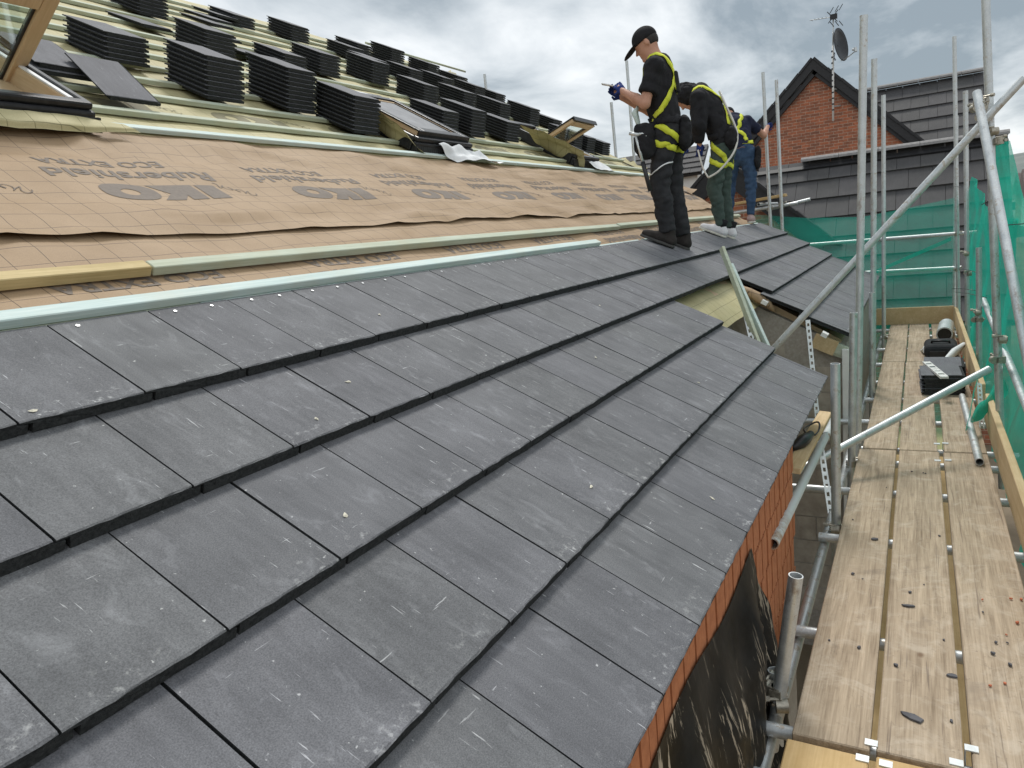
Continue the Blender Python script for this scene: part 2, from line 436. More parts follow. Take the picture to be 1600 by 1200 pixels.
# ------------------------------------------------------------------ mesh helpers
class MB:
    def __init__(self):
        self.v, self.f = [], []
    def add(self, vs, fs):
        o = len(self.v); self.v.extend([tuple(p) for p in vs]); self.f.extend([tuple(i + o for i in q) for q in fs])
    def box(self, lo, hi, mat=None):
        x0, y0, z0 = lo; x1, y1, z1 = hi
        vs = [Vector(p) for p in ((x0,y0,z0),(x1,y0,z0),(x1,y1,z0),(x0,y1,z0),(x0,y0,z1),(x1,y0,z1),(x1,y1,z1),(x0,y1,z1))]
        if mat is not None: vs = [mat @ p for p in vs]
        self.add(vs, [(0,3,2,1),(4,5,6,7),(0,1,5,4),(1,2,6,5),(2,3,7,6),(3,0,4,7)])
    def beam(self, a, b, w, t, up=(0, 0, 1)):
        """rectangular bar from a to b, w across, t along up"""
        a, b = Vector(a), Vector(b); d = (b - a); L = d.length; d.normalize()
        u = Vector(up); u = (u - d * u.dot(d)).normalized(); s = d.cross(u)
        m = Matrix(((s.x, d.x, u.x, a.x), (s.y, d.y, u.y, a.y), (s.z, d.z, u.z, a.z), (0, 0, 0, 1)))
        self.box((-w/2, 0, -t/2), (w/2, L, t/2), m)
    def tube(self, a, b, r, n=16, r2=None, hollow=False, caps=True):
        a, b = Vector(a), Vector(b); d = (b - a).normalized()
        u = d.orthogonal().normalized(); w = d.cross(u)
        r2 = r if r2 is None else r2
        ring = lambda c, rr: [c + (u * math.cos(2*math.pi*i/n) + w * math.sin(2*math.pi*i/n)) * rr for i in range(n)]
        if hollow:
            vs = ring(a, r) + ring(b, r2) + ring(a, r*.84) + ring(b, r2*.84)
            fs = []
            for i in range(n):
                j = (i+1) % n
                fs += [(i, j, n+j, n+i), (2*n+j, 2*n+i, 3*n+i, 3*n+j), (j, i, 2*n+i, 2*n+j), (n+i, n+j, 3*n+j, 3*n+i)]
            self.add(vs, fs)
        else:
            vs = ring(a, r) + ring(b, r2)
            fs = [(i, (i+1) % n, n+(i+1) % n, n+i) for i in range(n)]
            if caps: fs += [tuple(range(n-1, -1, -1)), tuple(range(n, 2*n))]
            self.add(vs, fs)
    def path(self, pts, r, n=8):
        pts = [Vector(p) for p in pts]
        rings = []
        u = None
        for i, p in enumerate(pts):
            d = (pts[min(i+1, len(pts)-1)] - pts[max(i-1, 0)]).normalized()
            u = d.orthogonal().normalized() if u is None else (u - d * u.dot(d)).normalized()
            w = d.cross(u)
            rr = r[i] if isinstance(r, (list, tuple)) else r
            rings.append([p + (u * math.cos(2*math.pi*k/n) + w * math.sin(2*math.pi*k/n)) * rr for k in range(n)])
        vs = [q for rg in rings for q in rg]; fs = []
        for i in range(len(pts)-1):
            for k in range(n):
                fs.append((i*n+k, i*n+(k+1) % n, (i+1)*n+(k+1) % n, (i+1)*n+k))
        fs += [tuple(range(n-1, -1, -1)), tuple(range((len(pts)-1)*n, len(pts)*n))]
        self.add(vs, fs)
    def mesh(self, name, mat, smooth=False):
        me = bpy.data.meshes.new(name)
        me.from_pydata(self.v, [], self.f); me.update()
        if mat: me.materials.append(M[mat])
        if smooth: me.polygons.foreach_set("use_smooth", [True] * len(me.polygons))
        return me
    def obj(self, name, mat, parent=None, smooth=False, matrix=None):
        return new_obj(name, self.mesh(name, mat, smooth), parent, matrix)

def tag(o, label, cat, group=None):
    o["label"] = label; o["category"] = cat; o["kind"] = "thing"
    if group: o["group"] = group
    return o
def structure(o): o["kind"] = "structure"; return o
def bevel(o, w, seg=1):
    md = o.modifiers.new("bevel", 'BEVEL'); md.width = w; md.segments = seg; md.limit_method = 'ANGLE'
    return o
def smooth_by_angle(me, deg=35):
    me.polygons.foreach_set("use_smooth", [True] * len(me.polygons))
    try: me.set_sharp_from_angle(angle=R(deg))
    except Exception: pass

# roof frame: local x along the eaves (world Y), local y up the slope, local z the roof normal
PITCH = R(30.8928)
CP, SP = math.cos(PITCH), math.sin(PITCH)
ROOF = Matrix(((0, -CP, SP, 0), (1, 0, 0, 0), (0, SP, CP, 0), (0, 0, 0, 1)))
def W(T, Y, h=0.0): return ROOF @ Vector((Y, T, h))

WM = {}
WORLD = Matrix.Identity(4)
def new_obj(name, me, parent=None, matrix=None):
    """matrix is the world matrix; without it a child sits in its parent's own frame"""
    o = bpy.data.objects.new(name, me)
    COL.objects.link(o)
    pm = WM[parent.name] if parent is not None else WORLD
    wm = pm.copy() if matrix is None else matrix.copy()
    if parent is not None: o.parent = parent
    o.matrix_basis = pm.inverted() @ wm
    WM[o.name] = wm
    return o
def empty(name, loc=(0, 0, 0), rotz=0.0):
    o = bpy.data.objects.new(name, None); COL.objects.link(o)
    o.empty_display_size = 0.1
    m = Matrix.Translation(loc) @ Matrix.Rotation(rotz, 4, 'Z')
    o.matrix_basis = m; WM[o.name] = m
    return o
def fbm(x, y, z=0.0): return noise.noise((x, y, z))

# ================================================================== ground and far setting
GZ = -2.9
g = MB(); g.add([(-900, -400, GZ), (900, -400, GZ), (900, 2400, GZ), (-900, 2400, GZ)], [(0, 1, 2, 3)])
structure(g.obj("ground", "ground"))
def hill(name, y0, base, amp, seed, x0, x1):
    m = MB(); n = 70; vs = []
    for j in range(5):
        for i in range(n + 1):
            x = x0 + (x1 - x0) * i / n
            k = math.sin(math.pi * j / 8.0)
            z = GZ + k * (base + amp * fbm(x * 0.0035 + seed, seed) + amp * 0.35 * fbm(x * 0.014, seed + 3))
            vs.append((x, y0 + j * 140, z))
    fs = [(j*(n+1)+i, j*(n+1)+i+1, (j+1)*(n+1)+i+1, (j+1)*(n+1)+i) for j in range(4) for i in range(n)]
    m.add(vs, fs)
    return structure(m.obj(name, "hill_green", smooth=True))
hill("hills", 1500, 78, 22, 2.3, -900, 1500)
hill("hills", 900, 24, 10, 7.7, -900, 1100)

# ================================================================== the house being roofed
house = tag(empty("house", (-4.0, 4.5, GZ)), "house being re-roofed, half tiled in dark grey with bare brown underlay above", "house")
Y0R, Y1R = -2.0, 11.32
WT, GA = 0.295, 0.3495
TILE_T = 0.033
TILT = math.atan((TILE_T + 0.001) / GA)

# roof deck under the underlay
d = MB()
d.box((Y0R, 1.0, -0.30), (Y1R, 8.42, -0.112), ROOF)
d.box((Y0R, 0.02, -0.27), (4.52, 0.995, -0.112), ROOF)
d.box((6.42, 0.02, -0.27), (Y1R, 0.995, -0.112), ROOF)
roof = new_obj("roof", MB().mesh("roof", None), house, ROOF)
inv = ROOF.inverted()
d.v = [tuple(inv @ Vector(p)) for p in d.v]
roof.data = d.mesh("roof", "pine")
# back slope so that the ridge has a far side
b = MB()
rx, rz = W(8.42, 0, -0.112).x, W(8.42, 0, -0.112).z
b.add([(rx, Y0R, rz), (rx, Y1R, rz), (rx - 5.5, Y1R, rz - 3.4), (rx - 5.5, Y0R, rz - 3.4)], [(0, 1, 2, 3)])
b.obj("rear_roof_slope", "membrane_olive", house, matrix=WORLD)

# ---- underlay sheets
BAT_T = [1.83, 2.125, 3.56] + [3.81 + 0.345 * k for k in range(13)]
def damp(T): return min(1.0, min(abs(T - q) for q in BAT_T) / 0.12)
def wrinkle(Y, T, amp):
    s = -0.006 * (0.5 - 0.5 * math.cos(2 * math.pi * Y / 0.6))
    a = 0.020 * fbm(Y * 0.9, T * 2.6 + 4) + 0.014 * fbm(Y * 2.1 + T * 3.2, T * 4.0 - Y * 0.8, 2.0)
    r = abs(fbm(Y * 1.1 + T * 1.9, T * 2.2 - Y * 0.35, 5.0))
    a += 0.016 * max(0.0, 0.22 - r) / 0.22
    a += 0.004 * fbm(Y * 7, T * 9, 9.0)
    band = 0.32 if 2.70 < T < 3.20 else 1.0
    return s + amp * a * damp(T) * band
def sheet(name, mat, ya, yb, ta, tb, h0, amp, step, lift=0.0, parent=house, edge=None, sag=0.0):
    m = MB()
    ny, nt = int((yb - ya) / step), max(2, int((tb - ta) / step))
    for j in range(nt + 1):
        for i in range(ny + 1):
            Y = ya + (yb - ya) * i / ny
            t0 = ta + (edge(Y) if edge else 0.0)
            T = t0 + (tb - t0) * j / nt
            h = h0 + wrinkle(Y, T, amp)
            if lift: h += lift * math.exp(-(T - t0) / 0.07) * (0.35 + 0.65 * max(0, fbm(Y * 1.7, 3.3) + 0.45))
            if sag: h -= sag * max(0.0, 1 - (T - ta) / 0.34) ** 2
            m.v.append((Y, T, h))
    m.f = [(j*(ny+1)+i, j*(ny+1)+i+1, (j+1)*(ny+1)+i+1, (j+1)*(ny+1)+i) for j in range(nt) for i in range(ny)]
    return m.obj(name, mat, parent, smooth=True, matrix=ROOF)
H_LOW, H_UP, H_OL = -0.095, -0.087, -0.086
low_sheet = sheet("underlay", "membrane_brown", Y0R, Y1R - 0.05, 1.10, 2.62, H_LOW, 0.6, 0.04)
up_sheet = sheet("underlay", "membrane_brown", Y0R, Y1R - 0.1, 2.40, 3.60, H_UP, 1.35, 0.035, lift=0.011,
                 edge=lambda Y: 0.028 * fbm(Y * 0.6, 1.1) + 0.008 * fbm(Y * 3.1, 8.0))
ol_sheet = sheet("underlay", "membrane_olive", Y0R, Y1R + 0.02, 3.53, 5.0, H_OL, 0.5, 0.05)
ol_sheet2 = sheet("underlay", "membrane_olive", Y0R, Y1R + 0.02, 4.92, 8.42, H_OL + 0.006, 0.5, 0.07)
eave_flap = sheet("underlay", "membrane_olive", 4.35, 6.55, 0.74, 1.30, -0.105, 0.4, 0.05, sag=0.06)
eave_flap["label"] = "olive underlay drooping into the gap between the two tiled bays"
low_sheet["label"] = "lower brown printed underlay sheet"; up_sheet["label"] = "upper brown printed underlay sheet, wrinkled"
# ragged torn olive pieces along the far verge
for k, (T, dT, up) in enumerate([(7.35, 0.5, 0.16), (6.6, 0.7, 0.12), (5.6, 0.5, 0.10), (4.6, 0.4, 0.14), (3.75, 0.45, 0.07), (2.9, 0.7, 0.10)]):
    m = MB(); n = 7
    for j in range(n + 1):
        for i in range(5):
            u = i / 4.0; v = j / n
            m.v.append((11.05 + 0.30 * u * (0.35 + 0.65 * abs(fbm(v * 4.3 + k, 2.2)) * 2), T + dT * v,
                        -0.07 + up * u * (0.25 + abs(fbm(v * 6 + k * 3.1, 0.7))) + 0.02 * fbm(u * 3 + k, v * 4)))
    m.f = [(j*5+i, j*5+i+1, (j+1)*5+i+1, (j+1)*5+i) for j in range(n) for i in range(4)]
    m.obj("verge_flap", "membrane_olive" if k < 5 else "membrane_brown", house, smooth=True, matrix=ROOF)

# ---- lettering printed on the underlay (reads from the ridge side, so upside down from here)
def text_mesh(body, offset):
    cu = bpy.data.curves.new("lettering", 'FONT')
    cu.body = body; cu.size = 1.0; cu.offset = offset; cu.resolution_u = 3
    o = bpy.data.objects.new("lettering_tmp", cu); COL.objects.link(o)
    dg = bpy.context.evaluated_depsgraph_get()
    me = bpy.data.meshes.new_from_object(o.evaluated_get(dg))
    bpy.data.objects.remove(o); bpy.data.curves.remove(cu)
    bm = bmesh.new(); bm.from_mesh(me); bpy.data.meshes.remove(me)
    xs = [v.co.x for v in bm.verts]; ys = [v.co.y for v in bm.verts]
    x0, x1, y0, y1 = min(xs), max(xs), min(ys), max(ys)
    for v in bm.verts: v.co = Vector(((v.co.x - x0) / (x1 - x0), (v.co.y - y0) / (y1 - y0), 0))
    for k in range(1, 18):
        bmesh.ops.bisect_plane(bm, geom=bm.verts[:] + bm.edges[:] + bm.faces[:], plane_co=(k / 18.0, 0, 0), plane_no=(1, 0, 0))
    for k in range(1, 4):
        bmesh.ops.bisect_plane(bm, geom=bm.verts[:] + bm.edges[:] + bm.faces[:], plane_co=(0, k / 4.0, 0), plane_no=(0, 1, 0))
    v = [tuple(q.co) for q in bm.verts]; bm.verts.index_update()
    f = [tuple(q.index for q in fc.verts) for fc in bm.faces]
    bm.free()
    return v, f
def drape_cut(bm):
    for k in range(1, 18):
        bmesh.ops.bisect_plane(bm, geom=bm.verts[:] + bm.edges[:] + bm.faces[:], plane_co=(k / 18.0, 0, 0), plane_no=(1, 0, 0))
    for k in range(1, 5):
        bmesh.ops.bisect_plane(bm, geom=bm.verts[:] + bm.edges[:] + bm.faces[:], plane_co=(0, k / 5.0, 0), plane_no=(0, 1, 0))
    bm.verts.index_update()
    out = [tuple(q.co) for q in bm.verts], [tuple(q.index for q in fc.verts) for fc in bm.faces]
    bm.free(); return out
def iko_mesh():
    bm = bmesh.new()
    for poly in ([(0, 0), (.18, 0), (.18, 1), (0, 1)],
                 [(.215, 0), (.355, 0), (.355, .36), (.42, 0), (.60, 0), (.475, .55), (.59, 1), (.42, 1), (.355, .70), (.355, 1), (.215, 1)]):
        bm.faces.new([bm.verts.new((x, y, 0)) for x, y in poly])
    n = 40
    ro = [bm.verts.new((.785 + .215 * math.copysign(abs(math.cos(a)) ** .8, math.cos(a)), .5 + .52 * math.copysign(abs(math.sin(a)) ** .8, math.sin(a)), 0)) for a in (2 * math.pi * i / n for i in range(n))]
    ri = [bm.verts.new((.785 + .070 * math.cos(a), .5 + .20 * math.sin(a), 0)) for a in (2 * math.pi * i / n for i in range(n))]
    for i in range(n): bm.faces.new((ro[i], ro[(i + 1) % n], ri[(i + 1) % n], ri[i]))
    bmesh.ops.triangulate(bm, faces=[f for f in bm.faces if len(f.verts) > 4])
    return drape_cut(bm)
T_IKO, T_RUB, T_ECO = iko_mesh(), text_mesh("Rubershield", 0.022), text_mesh("ECO EXTRA", 0.022)
def sheet_bvh(o):
    me = o.data
    return BVHTree.FromPolygons([v.co for v in me.vertices], [p.vertices for p in me.polygons])
def print_text(src, yr, wid, tb, hei, bvh, mat, parent):
    """src unit text; starts at Y=yr and runs towards -Y, its foot at T=tb, its top hei downslope"""
    v, f = src; m = MB()
    for a, b_, _ in v:
        Y, T = yr - a * wid, tb - b_ * hei
        hit = bvh.ray_cast(Vector((Y, T, 1.0)), Vector((0, 0, -1)))
        h = hit[0].z if hit[0] is not None else -0.08
        m.v.append((Y, T, h + 0.0018))
    m.f = list(f)
    return m.obj("printed_lettering", mat, parent, matrix=ROOF)
def squiggle(yr, tb, bvh, mat, parent):
    m = MB(); pts = []
    for i in range(46):
        u = i / 45.0
        Y = yr + 0.02 + 0.17 * u + 0.012 * math.sin(u * 40); T = tb - 0.02 - 0.10 * u + 0.022 * math.sin(u * 31 + 1)
        pts.append((Y, T))
    for (a, b1), (c, d1) in zip(pts, pts[1:]):
        h = bvh.ray_cast(Vector((a, b1, 1)), Vector((0, 0, -1)))[0]; h = (h.z if h else -0.08) + 0.0024
        w = 0.0022; dx, dy = c - a, d1 - b1; L = math.hypot(dx, dy) or 1
        nx, ny = -dy / L * w, dx / L * w
        m.add([(a+nx, b1+ny, h), (a-nx, b1-ny, h), (c-nx, d1-ny, h), (c+nx, d1+ny, h)], [(0, 1, 2, 3)])
    m.obj("printed_emblem", mat, parent, matrix=ROOF)
bv_up, bv_low, bv_ol = sheet_bvh(up_sheet), sheet_bvh(low_sheet), sheet_bvh(ol_sheet)
for k in range(-2, 9):
    y = 2.43 + 1.075 * k
    print_text(T_IKO, y, 0.60, 2.885, 0.150, bv_up, "print_ink", up_sheet)
    squiggle(y, 2.915, bv_up, "print_ink", up_sheet)
    print_text(T_RUB, y + 0.07, 0.80, 3.03, 0.090, bv_up, "print_ink", up_sheet)
    print_text(T_ECO, y - 0.12, 0.58, 3.15, 0.072, bv_up, "print_ink", up_sheet)
    y2 = 1.93 + 1.075 * k
    print_text(T_RUB, y2 + 0.09, 0.83, 1.995, 0.092, bv_low, "print_ink", low_sheet)
    print_text(T_ECO, y2 - 0.10, 0.62, 2.115, 0.075, bv_low, "print_ink", low_sheet)
    y3 = 2.86 + 1.075 * k
    print_text(T_IKO, y3, 0.63, 4.07, 0.165, bv_ol, "print_ink_olive", ol_sheet)
    squiggle(y3, 4.09, bv_ol, "print_ink_olive", ol_sheet)
    print_text(T_RUB, y3 + 0.09, 0.83, 4.255, 0.092, bv_ol, "print_ink_olive", ol_sheet)

# ---- battens (each its own piece)
def batten(ta, tb, ya, yb, ha, hb, mat, bend=0.0, tilt=0.0):
    m = MB(); n = max(2, int((yb - ya) / 0.5))
    for i in range(n + 1):
        Y = ya + (yb - ya) * i / n
        o = bend * math.sin(math.pi * i / n) + 0.004 * fbm(Y * 0.8, ta * 3); dt = tilt * (Y - ya)
        for (T, h) in ((ta, ha), (tb, ha), (tb, hb), (ta, hb)): m.v.append((Y, T + o + dt, h))
    for i in range(n):
        a = i * 4; c = a + 4
        m.f += [(a, a+1, c+1, c), (a+1, a+2, c+2, c+1), (a+2, a+3, c+3, c+2), (a+3, a, c, c+3)]
    m.f += [(3, 2, 1, 0), (n*4, n*4+1, n*4+2, n*4+3)]
    o = m.obj("batten", mat, roof, matrix=ROOF)
    return bevel(o, 0.003)
batten(1.828, 1.880, -1.6, 5.02, -0.046, -0.016, "batten_blue", 0.0, 0.0)
batten(1.798, 1.846, 1.55, 5.9, -0.074, -0.0475, "batten_blue")
batten(1.800, 1.848, 6.0, 11.2, -0.074, -0.0475, "batten_blue")
batten(1.80, 1.85, -1.6, 1.545, -0.078, -0.0475, "batten_green")
batten(2.098, 2.150, -1.9, 1.56, -0.088, -0.050, "batten_yellow")
batten(2.098, 2.150, 1.568, 6.1, -0.088, -0.053, "batten_green", 0.01)
batten(2.110, 2.160, 6.15, 11.2, -0.088, -0.053, "batten_green", 0.01)
for k in range(13):
    T = 3.81 + 0.345 * k
    ys = [-1.9, 1.1 + (k * 1.7) % 2.2, 5.2 + (k * 0.9) % 1.4, 8.9 + (k * 1.3) % 1.2, 11.30]
    for a, c in zip(ys, ys[1:]): batten(T - 0.025, T + 0.025, a, c - 0.004, -0.080, -0.050, "batten_green")
batten(3.535, 3.585, 2.34, 6.6, -0.080, -0.054, "batten_blue"); batten(3.535, 3.585, 6.61, 11.25, -0.080, -0.054, "batten_blue")
batten(3.535, 3.585, -1.9, 1.30, -0.080, -0.054, "batten_blue")
batten(8.0, 8.05, 9.2, 11.9, 0.05, 0.08, "batten_green", 0.0, -0.02)

# ---- roof tiles
def tile_mesh(seed, wv, L, t, mat, rough=0.0016, vis=11):
    rnd = random.Random(seed)
    lipx = 0.022
    sec = [(wv * i / vis, 0.0) for i in range(vis + 1)]
    sec += [(wv, -0.009), (wv + lipx, -0.009), (wv + lipx, -t + 0.002), (wv, -t + 0.0015), (wv, -t)]
    sec += [(wv * 0.66, -t), (wv * 0.33, -t), (0.027, -t), (0.027, -0.0075), (0.0, -0.0075)]
    n = len(sec); m = MB()
    for yi, y in enumerate((0.0, 0.004, L * 0.5, L)):
        for i, (x, z) in enumerate(sec):
            jy = rnd.uniform(-rough, rough) if yi == 0 else 0.0
            jz = 0.0
            if yi == 0 and z == 0.0: jz = -0.0022 + rnd.uniform(-rough, rough * 0.4)
            if yi == 0 and z == -t: jz = rnd.uniform(-rough, rough)
            if yi == 1 and z == 0.0: jz = rnd.uniform(-0.0004, 0.0)
            m.v.append((x, y + jy, z + jz))
    for s in range(3):
        for i in range(n):
            j = (i + 1) % n
            m.f.append((s*n+i, s*n+j, (s+1)*n+j, (s+1)*n+i))
    m.f += [tuple(range(n - 1, -1, -1)), tuple(range(3*n, 4*n))]
    me = m.mesh("roof_tile", mat)
    bm = bmesh.new(); bm.from_mesh(me); bmesh.ops.recalc_face_normals(bm, faces=bm.faces); bm.to_mesh(me); bm.free()
    me.materials.append(M["tile_edge_shade"])
    for p in me.polygons: p.material_index = 0 if p.normal.z > 0.6 and p.center.x < wv else 1  # every face but the top takes the edge colour with its painted shade
    return me
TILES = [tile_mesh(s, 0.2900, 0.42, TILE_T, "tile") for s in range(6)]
rt = random.Random(3)
def lay_course(T, y0, ya, yb):
    k = math.floor((ya - y0) / WT)
    while True:
        a, c = y0 + k * WT, y0 + (k + 1) * WT
        k += 1
        if a >= yb - 0.02: break
        lo, hi = max(a, ya), min(c, yb)
        if hi - lo < 0.03: continue
        sx = (hi - lo) / WT
        m = Matrix.Translation((lo + rt.uniform(-0.0008, 0.0008), T + rt.uniform(-0.0012, 0.0012), rt.uniform(-0.0006, 0.0006))) \
            @ Matrix.Rotation(-TILT + rt.uniform(-0.002, 0.002), 4, 'X') @ Matrix.Rotation(rt.uniform(-0.0018, 0.0018), 4, 'Y') \
            @ Matrix.Rotation(rt.uniform(-0.0022, 0.0022), 4, 'Z') @ Matrix.Diagonal((sx, 1, 1, 1))
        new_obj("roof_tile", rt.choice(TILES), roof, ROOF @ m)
lay_course(1.399, 0.757, -1.6, 11.30)
lay_course(1.0518, 0.635, -1.6, 11.32)
lay_course(0.7042, 0.740, -1.2, 4.60); lay_course(0.7042, 0.740, 6.36, 11.30)
lay_course(0.3498, 1.202, -0.6, 4.60); lay_course(0.3498, 1.202, 6.24, 11.32)
lay_course(0.0, 1.314, 0.0, 4.595); lay_course(0.0, 1.314, 6.25, 11.30)
# clout nails at the heads of the top course
nm = MB(); nm.tube((0, 0, 0), (0, 0, 0.003), 0.0055, 8); nme = nm.mesh("nail_head", "nail")
for k in range(-2, 34):
    for fx, p in ((0.07, 1.0), (0.215, 0.45)):
        if rt.random() > p: continue
        Y = 0.757 + WT * k + fx + rt.uniform(-0.01, 0.01)
        new_obj("nail_head", nme, roof, ROOF @ Matrix.Translation((Y, 1.399 + 0.385, -0.0365)))

# ---- walls of the near bay: brick leaf with each brick proud of the mortar
wall = MB()
wall.box((-0.36, -2.0, GZ), (-0.052, 3.44, -0.05)); wall.box((-0.36, 3.44, GZ), (-0.30, 4.4, -0.02))
wallo = wall.obj("bay_wall", "mortar", house, matrix=WORLD)
BW, BH = 0.0475, 0.152
bm_ = [None] * 4
for s in range(4):
    r_ = random.Random(s); m = MB(); j = lambda: r_.uniform(-0.0015, 0.0015)
    m.box((-0.006, 0, 0), (0.010 + j(), BW + j(), BH + j())); bm_[s] = m.mesh("brick", "brick_bay")
for row in range(7):
    ya = 0.85 if row < 2 else 2.2
    off = 0.027 if row % 2 else 0.0
    n = int((3.44 - ya) / 0.056)
    for i in range(n):
        y = 3.44 - (i + 1) * 0.056 + 0.003 - off
        new_obj("brick", bm_[(row * 5 + i * 3) % 4], wallo, Matrix.Translation((-0.052 + rt.uniform(-0.0012, 0.0012), y, -0.21 - row * 0.162)))
# ---- blockwork: flank of the far bay and the back of the gap
def block_wall(name, origin, du, nU, nV, nrm, mat, z_of_top):
    """stretcher blocks 0.44 x 0.215 running along du from origin downwards"""
    ux, uy = du; o = MB()
    L = 0.45 * nU
    a = Vector(origin); d_ = Vector((ux, uy, 0)); nn = Vector(nrm)
    bx = MB(); bx.v = []; p = [a, a + d_ * L, a + d_ * L + nn * -0.1, a + nn * -0.1]
    vs = [Vector((q.x, q.y, GZ)) for q in p] + [Vector((q.x, q.y, z_of_top(i in (1, 2)))) for i, q in enumerate(p)]
    bx.add(vs, [(0, 1, 5, 4), (1, 2, 6, 5), (2, 3, 7, 6), (3, 0, 4, 7), (4, 5, 6, 7)])
    root = bx.obj(name, "mortar", house, matrix=WORLD)
    mes = []
    for s in range(4):
        r_ = random.Random(s + 20); m = MB(); q = lambda: r_.uniform(-0.003, 0.003)
        m.box((0, -0.004, 0), (0.440 + q(), 0.007 + q(), 0.214 + q())); mes.append(m.mesh("block", mat))
    fr = Matrix(((ux, nn.x, 0, 0), (uy, nn.y, 0, 0), (0, 0, 1, 0), (0, 0, 0, 1)))
    for v in range(nV):
        z = -0.28 + 0.0 - v * 0.225 + (0.9 if name == "gap_wall" else 0.45)
        for u in range(-1, nU + 1):
            s0 = u * 0.45 + (0.225 if v % 2 else 0.0); s1 = s0 + 0.44
            s0c, s1c = max(s0, 0.003), min(s1, L - 0.003)
            if s1c - s0c < 0.04: continue
            t = z_of_top(False) + (z_of_top(True) - z_of_top(False)) * (s1c / L)
            t0 = z_of_top(False) + (z_of_top(True) - z_of_top(False)) * (s0c / L)
            if z + 0.214 > min(t, t0) - 0.005: continue
            m = Matrix.Translation(a + d_ * s0c + Vector((0, 0, z))) @ fr @ Matrix.Diagonal(((s1c - s0c) / 0.44, 1, 1, 1))
            new_obj("block", mes[(u * 3 + v) % 4], root, m)
block_wall("flank_wall", (-0.96, 6.33, 0), (1, 0), 2, 13, (0, -1, 0), "block", lambda e: -0.12 if e else 0.36)
block_wall("gap_wall", (-0.955, 4.3, 0), (0, 1), 5, 15, (1, 0, 0), "block_grey", lambda e: 0.38)
q = MB(); q.box((-0.30, 6.44, GZ), (-0.06, 11.28, -0.16)); q.obj("far_bay_wall", "block_grey", house, matrix=WORLD)
q = MB(); q.box((-7.0, 11.0, GZ), (-0.30, 11.26, 0.0)); q.add([(-7, 11.26, 0), (-0.5, 11.26, 0), (-7, 11.26, 3.9)], [(0, 1, 2)])
q.obj("gable_wall", "block_grey", house, matrix=WORLD)
q = MB(); q.box((-7.2, -1.9, GZ), (-7.0, 11.2, 3.6)); q.obj("rear_wall", "block_grey", house, matrix=WORLD)
# corner post, rafter feet and fascia off-cuts under the far bay
q = MB(); q.box((-0.062, 6.22, -2.2), (-0.012, 6.325, -0.13)); bevel(q.obj("corner_post", "white_paint", house, matrix=WORLD), 0.004)
for k, (x, y, z) in enumerate([(-0.16, 6.27, -0.10), (-0.09, 6.29, -0.14), (-0.04, 6.28, -0.15)]):
    q = MB(); q.beam((x - 0.12, y, z + 0.05), (x + 0.05, y, z - 0.03), 0.04, 0.12 - 0.02 * k)
    q.obj("rafter_foot", "batten_green" if k else "toe_timber", house, matrix=WORLD)
for (Tq, Yq) in [(0.70, 6.22), (0.16, 6.16), (0.62, 4.63), (0.24, 4.64)]:
    q = MB(); q.box((Yq - 0.03, Tq - 0.025, -0.105), (Yq + 0.05, Tq + 0.025, -0.072))
    q.obj("verge_clip", "white_paint", roof, matrix=ROOF)
# rolled brown underlay in the far end of the gap
q = MB(); q.path([(-0.86, 6.30, 0.405), (-0.78, 6.28, 0.365), (-0.70, 6.27, 0.315), (-0.63, 6.27, 0.26), (-0.58, 6.27, 0.20)], [0.03, 0.04, 0.045, 0.035, 0.012], 10)
q.obj("underlay_roll", "membrane_brown", house, smooth=True, matrix=WORLD)

# ---- polythene hung down the brick wall
q = MB(); ny, nz = 60, 44
for j in range(nz + 1):
    v = j / nz
    for i in range(ny + 1):
        u = i / ny
        yend = 2.42 + 0.32 * min(1, v * 1.6) + 0.03 * math.sin(v * 9)
        Y = 0.55 + (yend - 0.55) * u
        z = -0.175 - 0.02 * math.sin(Y * 7) - 1.55 * v
        fold = 0.02 * math.sin(Y * 17 + v * 7) + 0.05 * fbm(Y * 3.2 + v * 1.5, v * 2.0) + 0.035 * (0.5 - abs(fbm(Y * 7 + v * 4, v * 2.5, 4.0)))
        X = -0.038 + 0.13 * v ** 0.8 * math.sin(math.pi * min(1.0, 0.15 + 0.85 * (1 - u) ** 0.6)) + fold * min(1, v * 6)
        q.v.append((max(X, -0.036), Y, z))
q.f = [(j*(ny+1)+i, (j+1)*(ny+1)+i, (j+1)*(ny+1)+i+1, j*(ny+1)+i+1) for j in range(nz) for i in range(ny)]
tag(q.obj("polythene_sheet", "polythene", smooth=True), "black polythene sheet smeared with mortar, hanging down the orange brick wall", "polythene sheet")

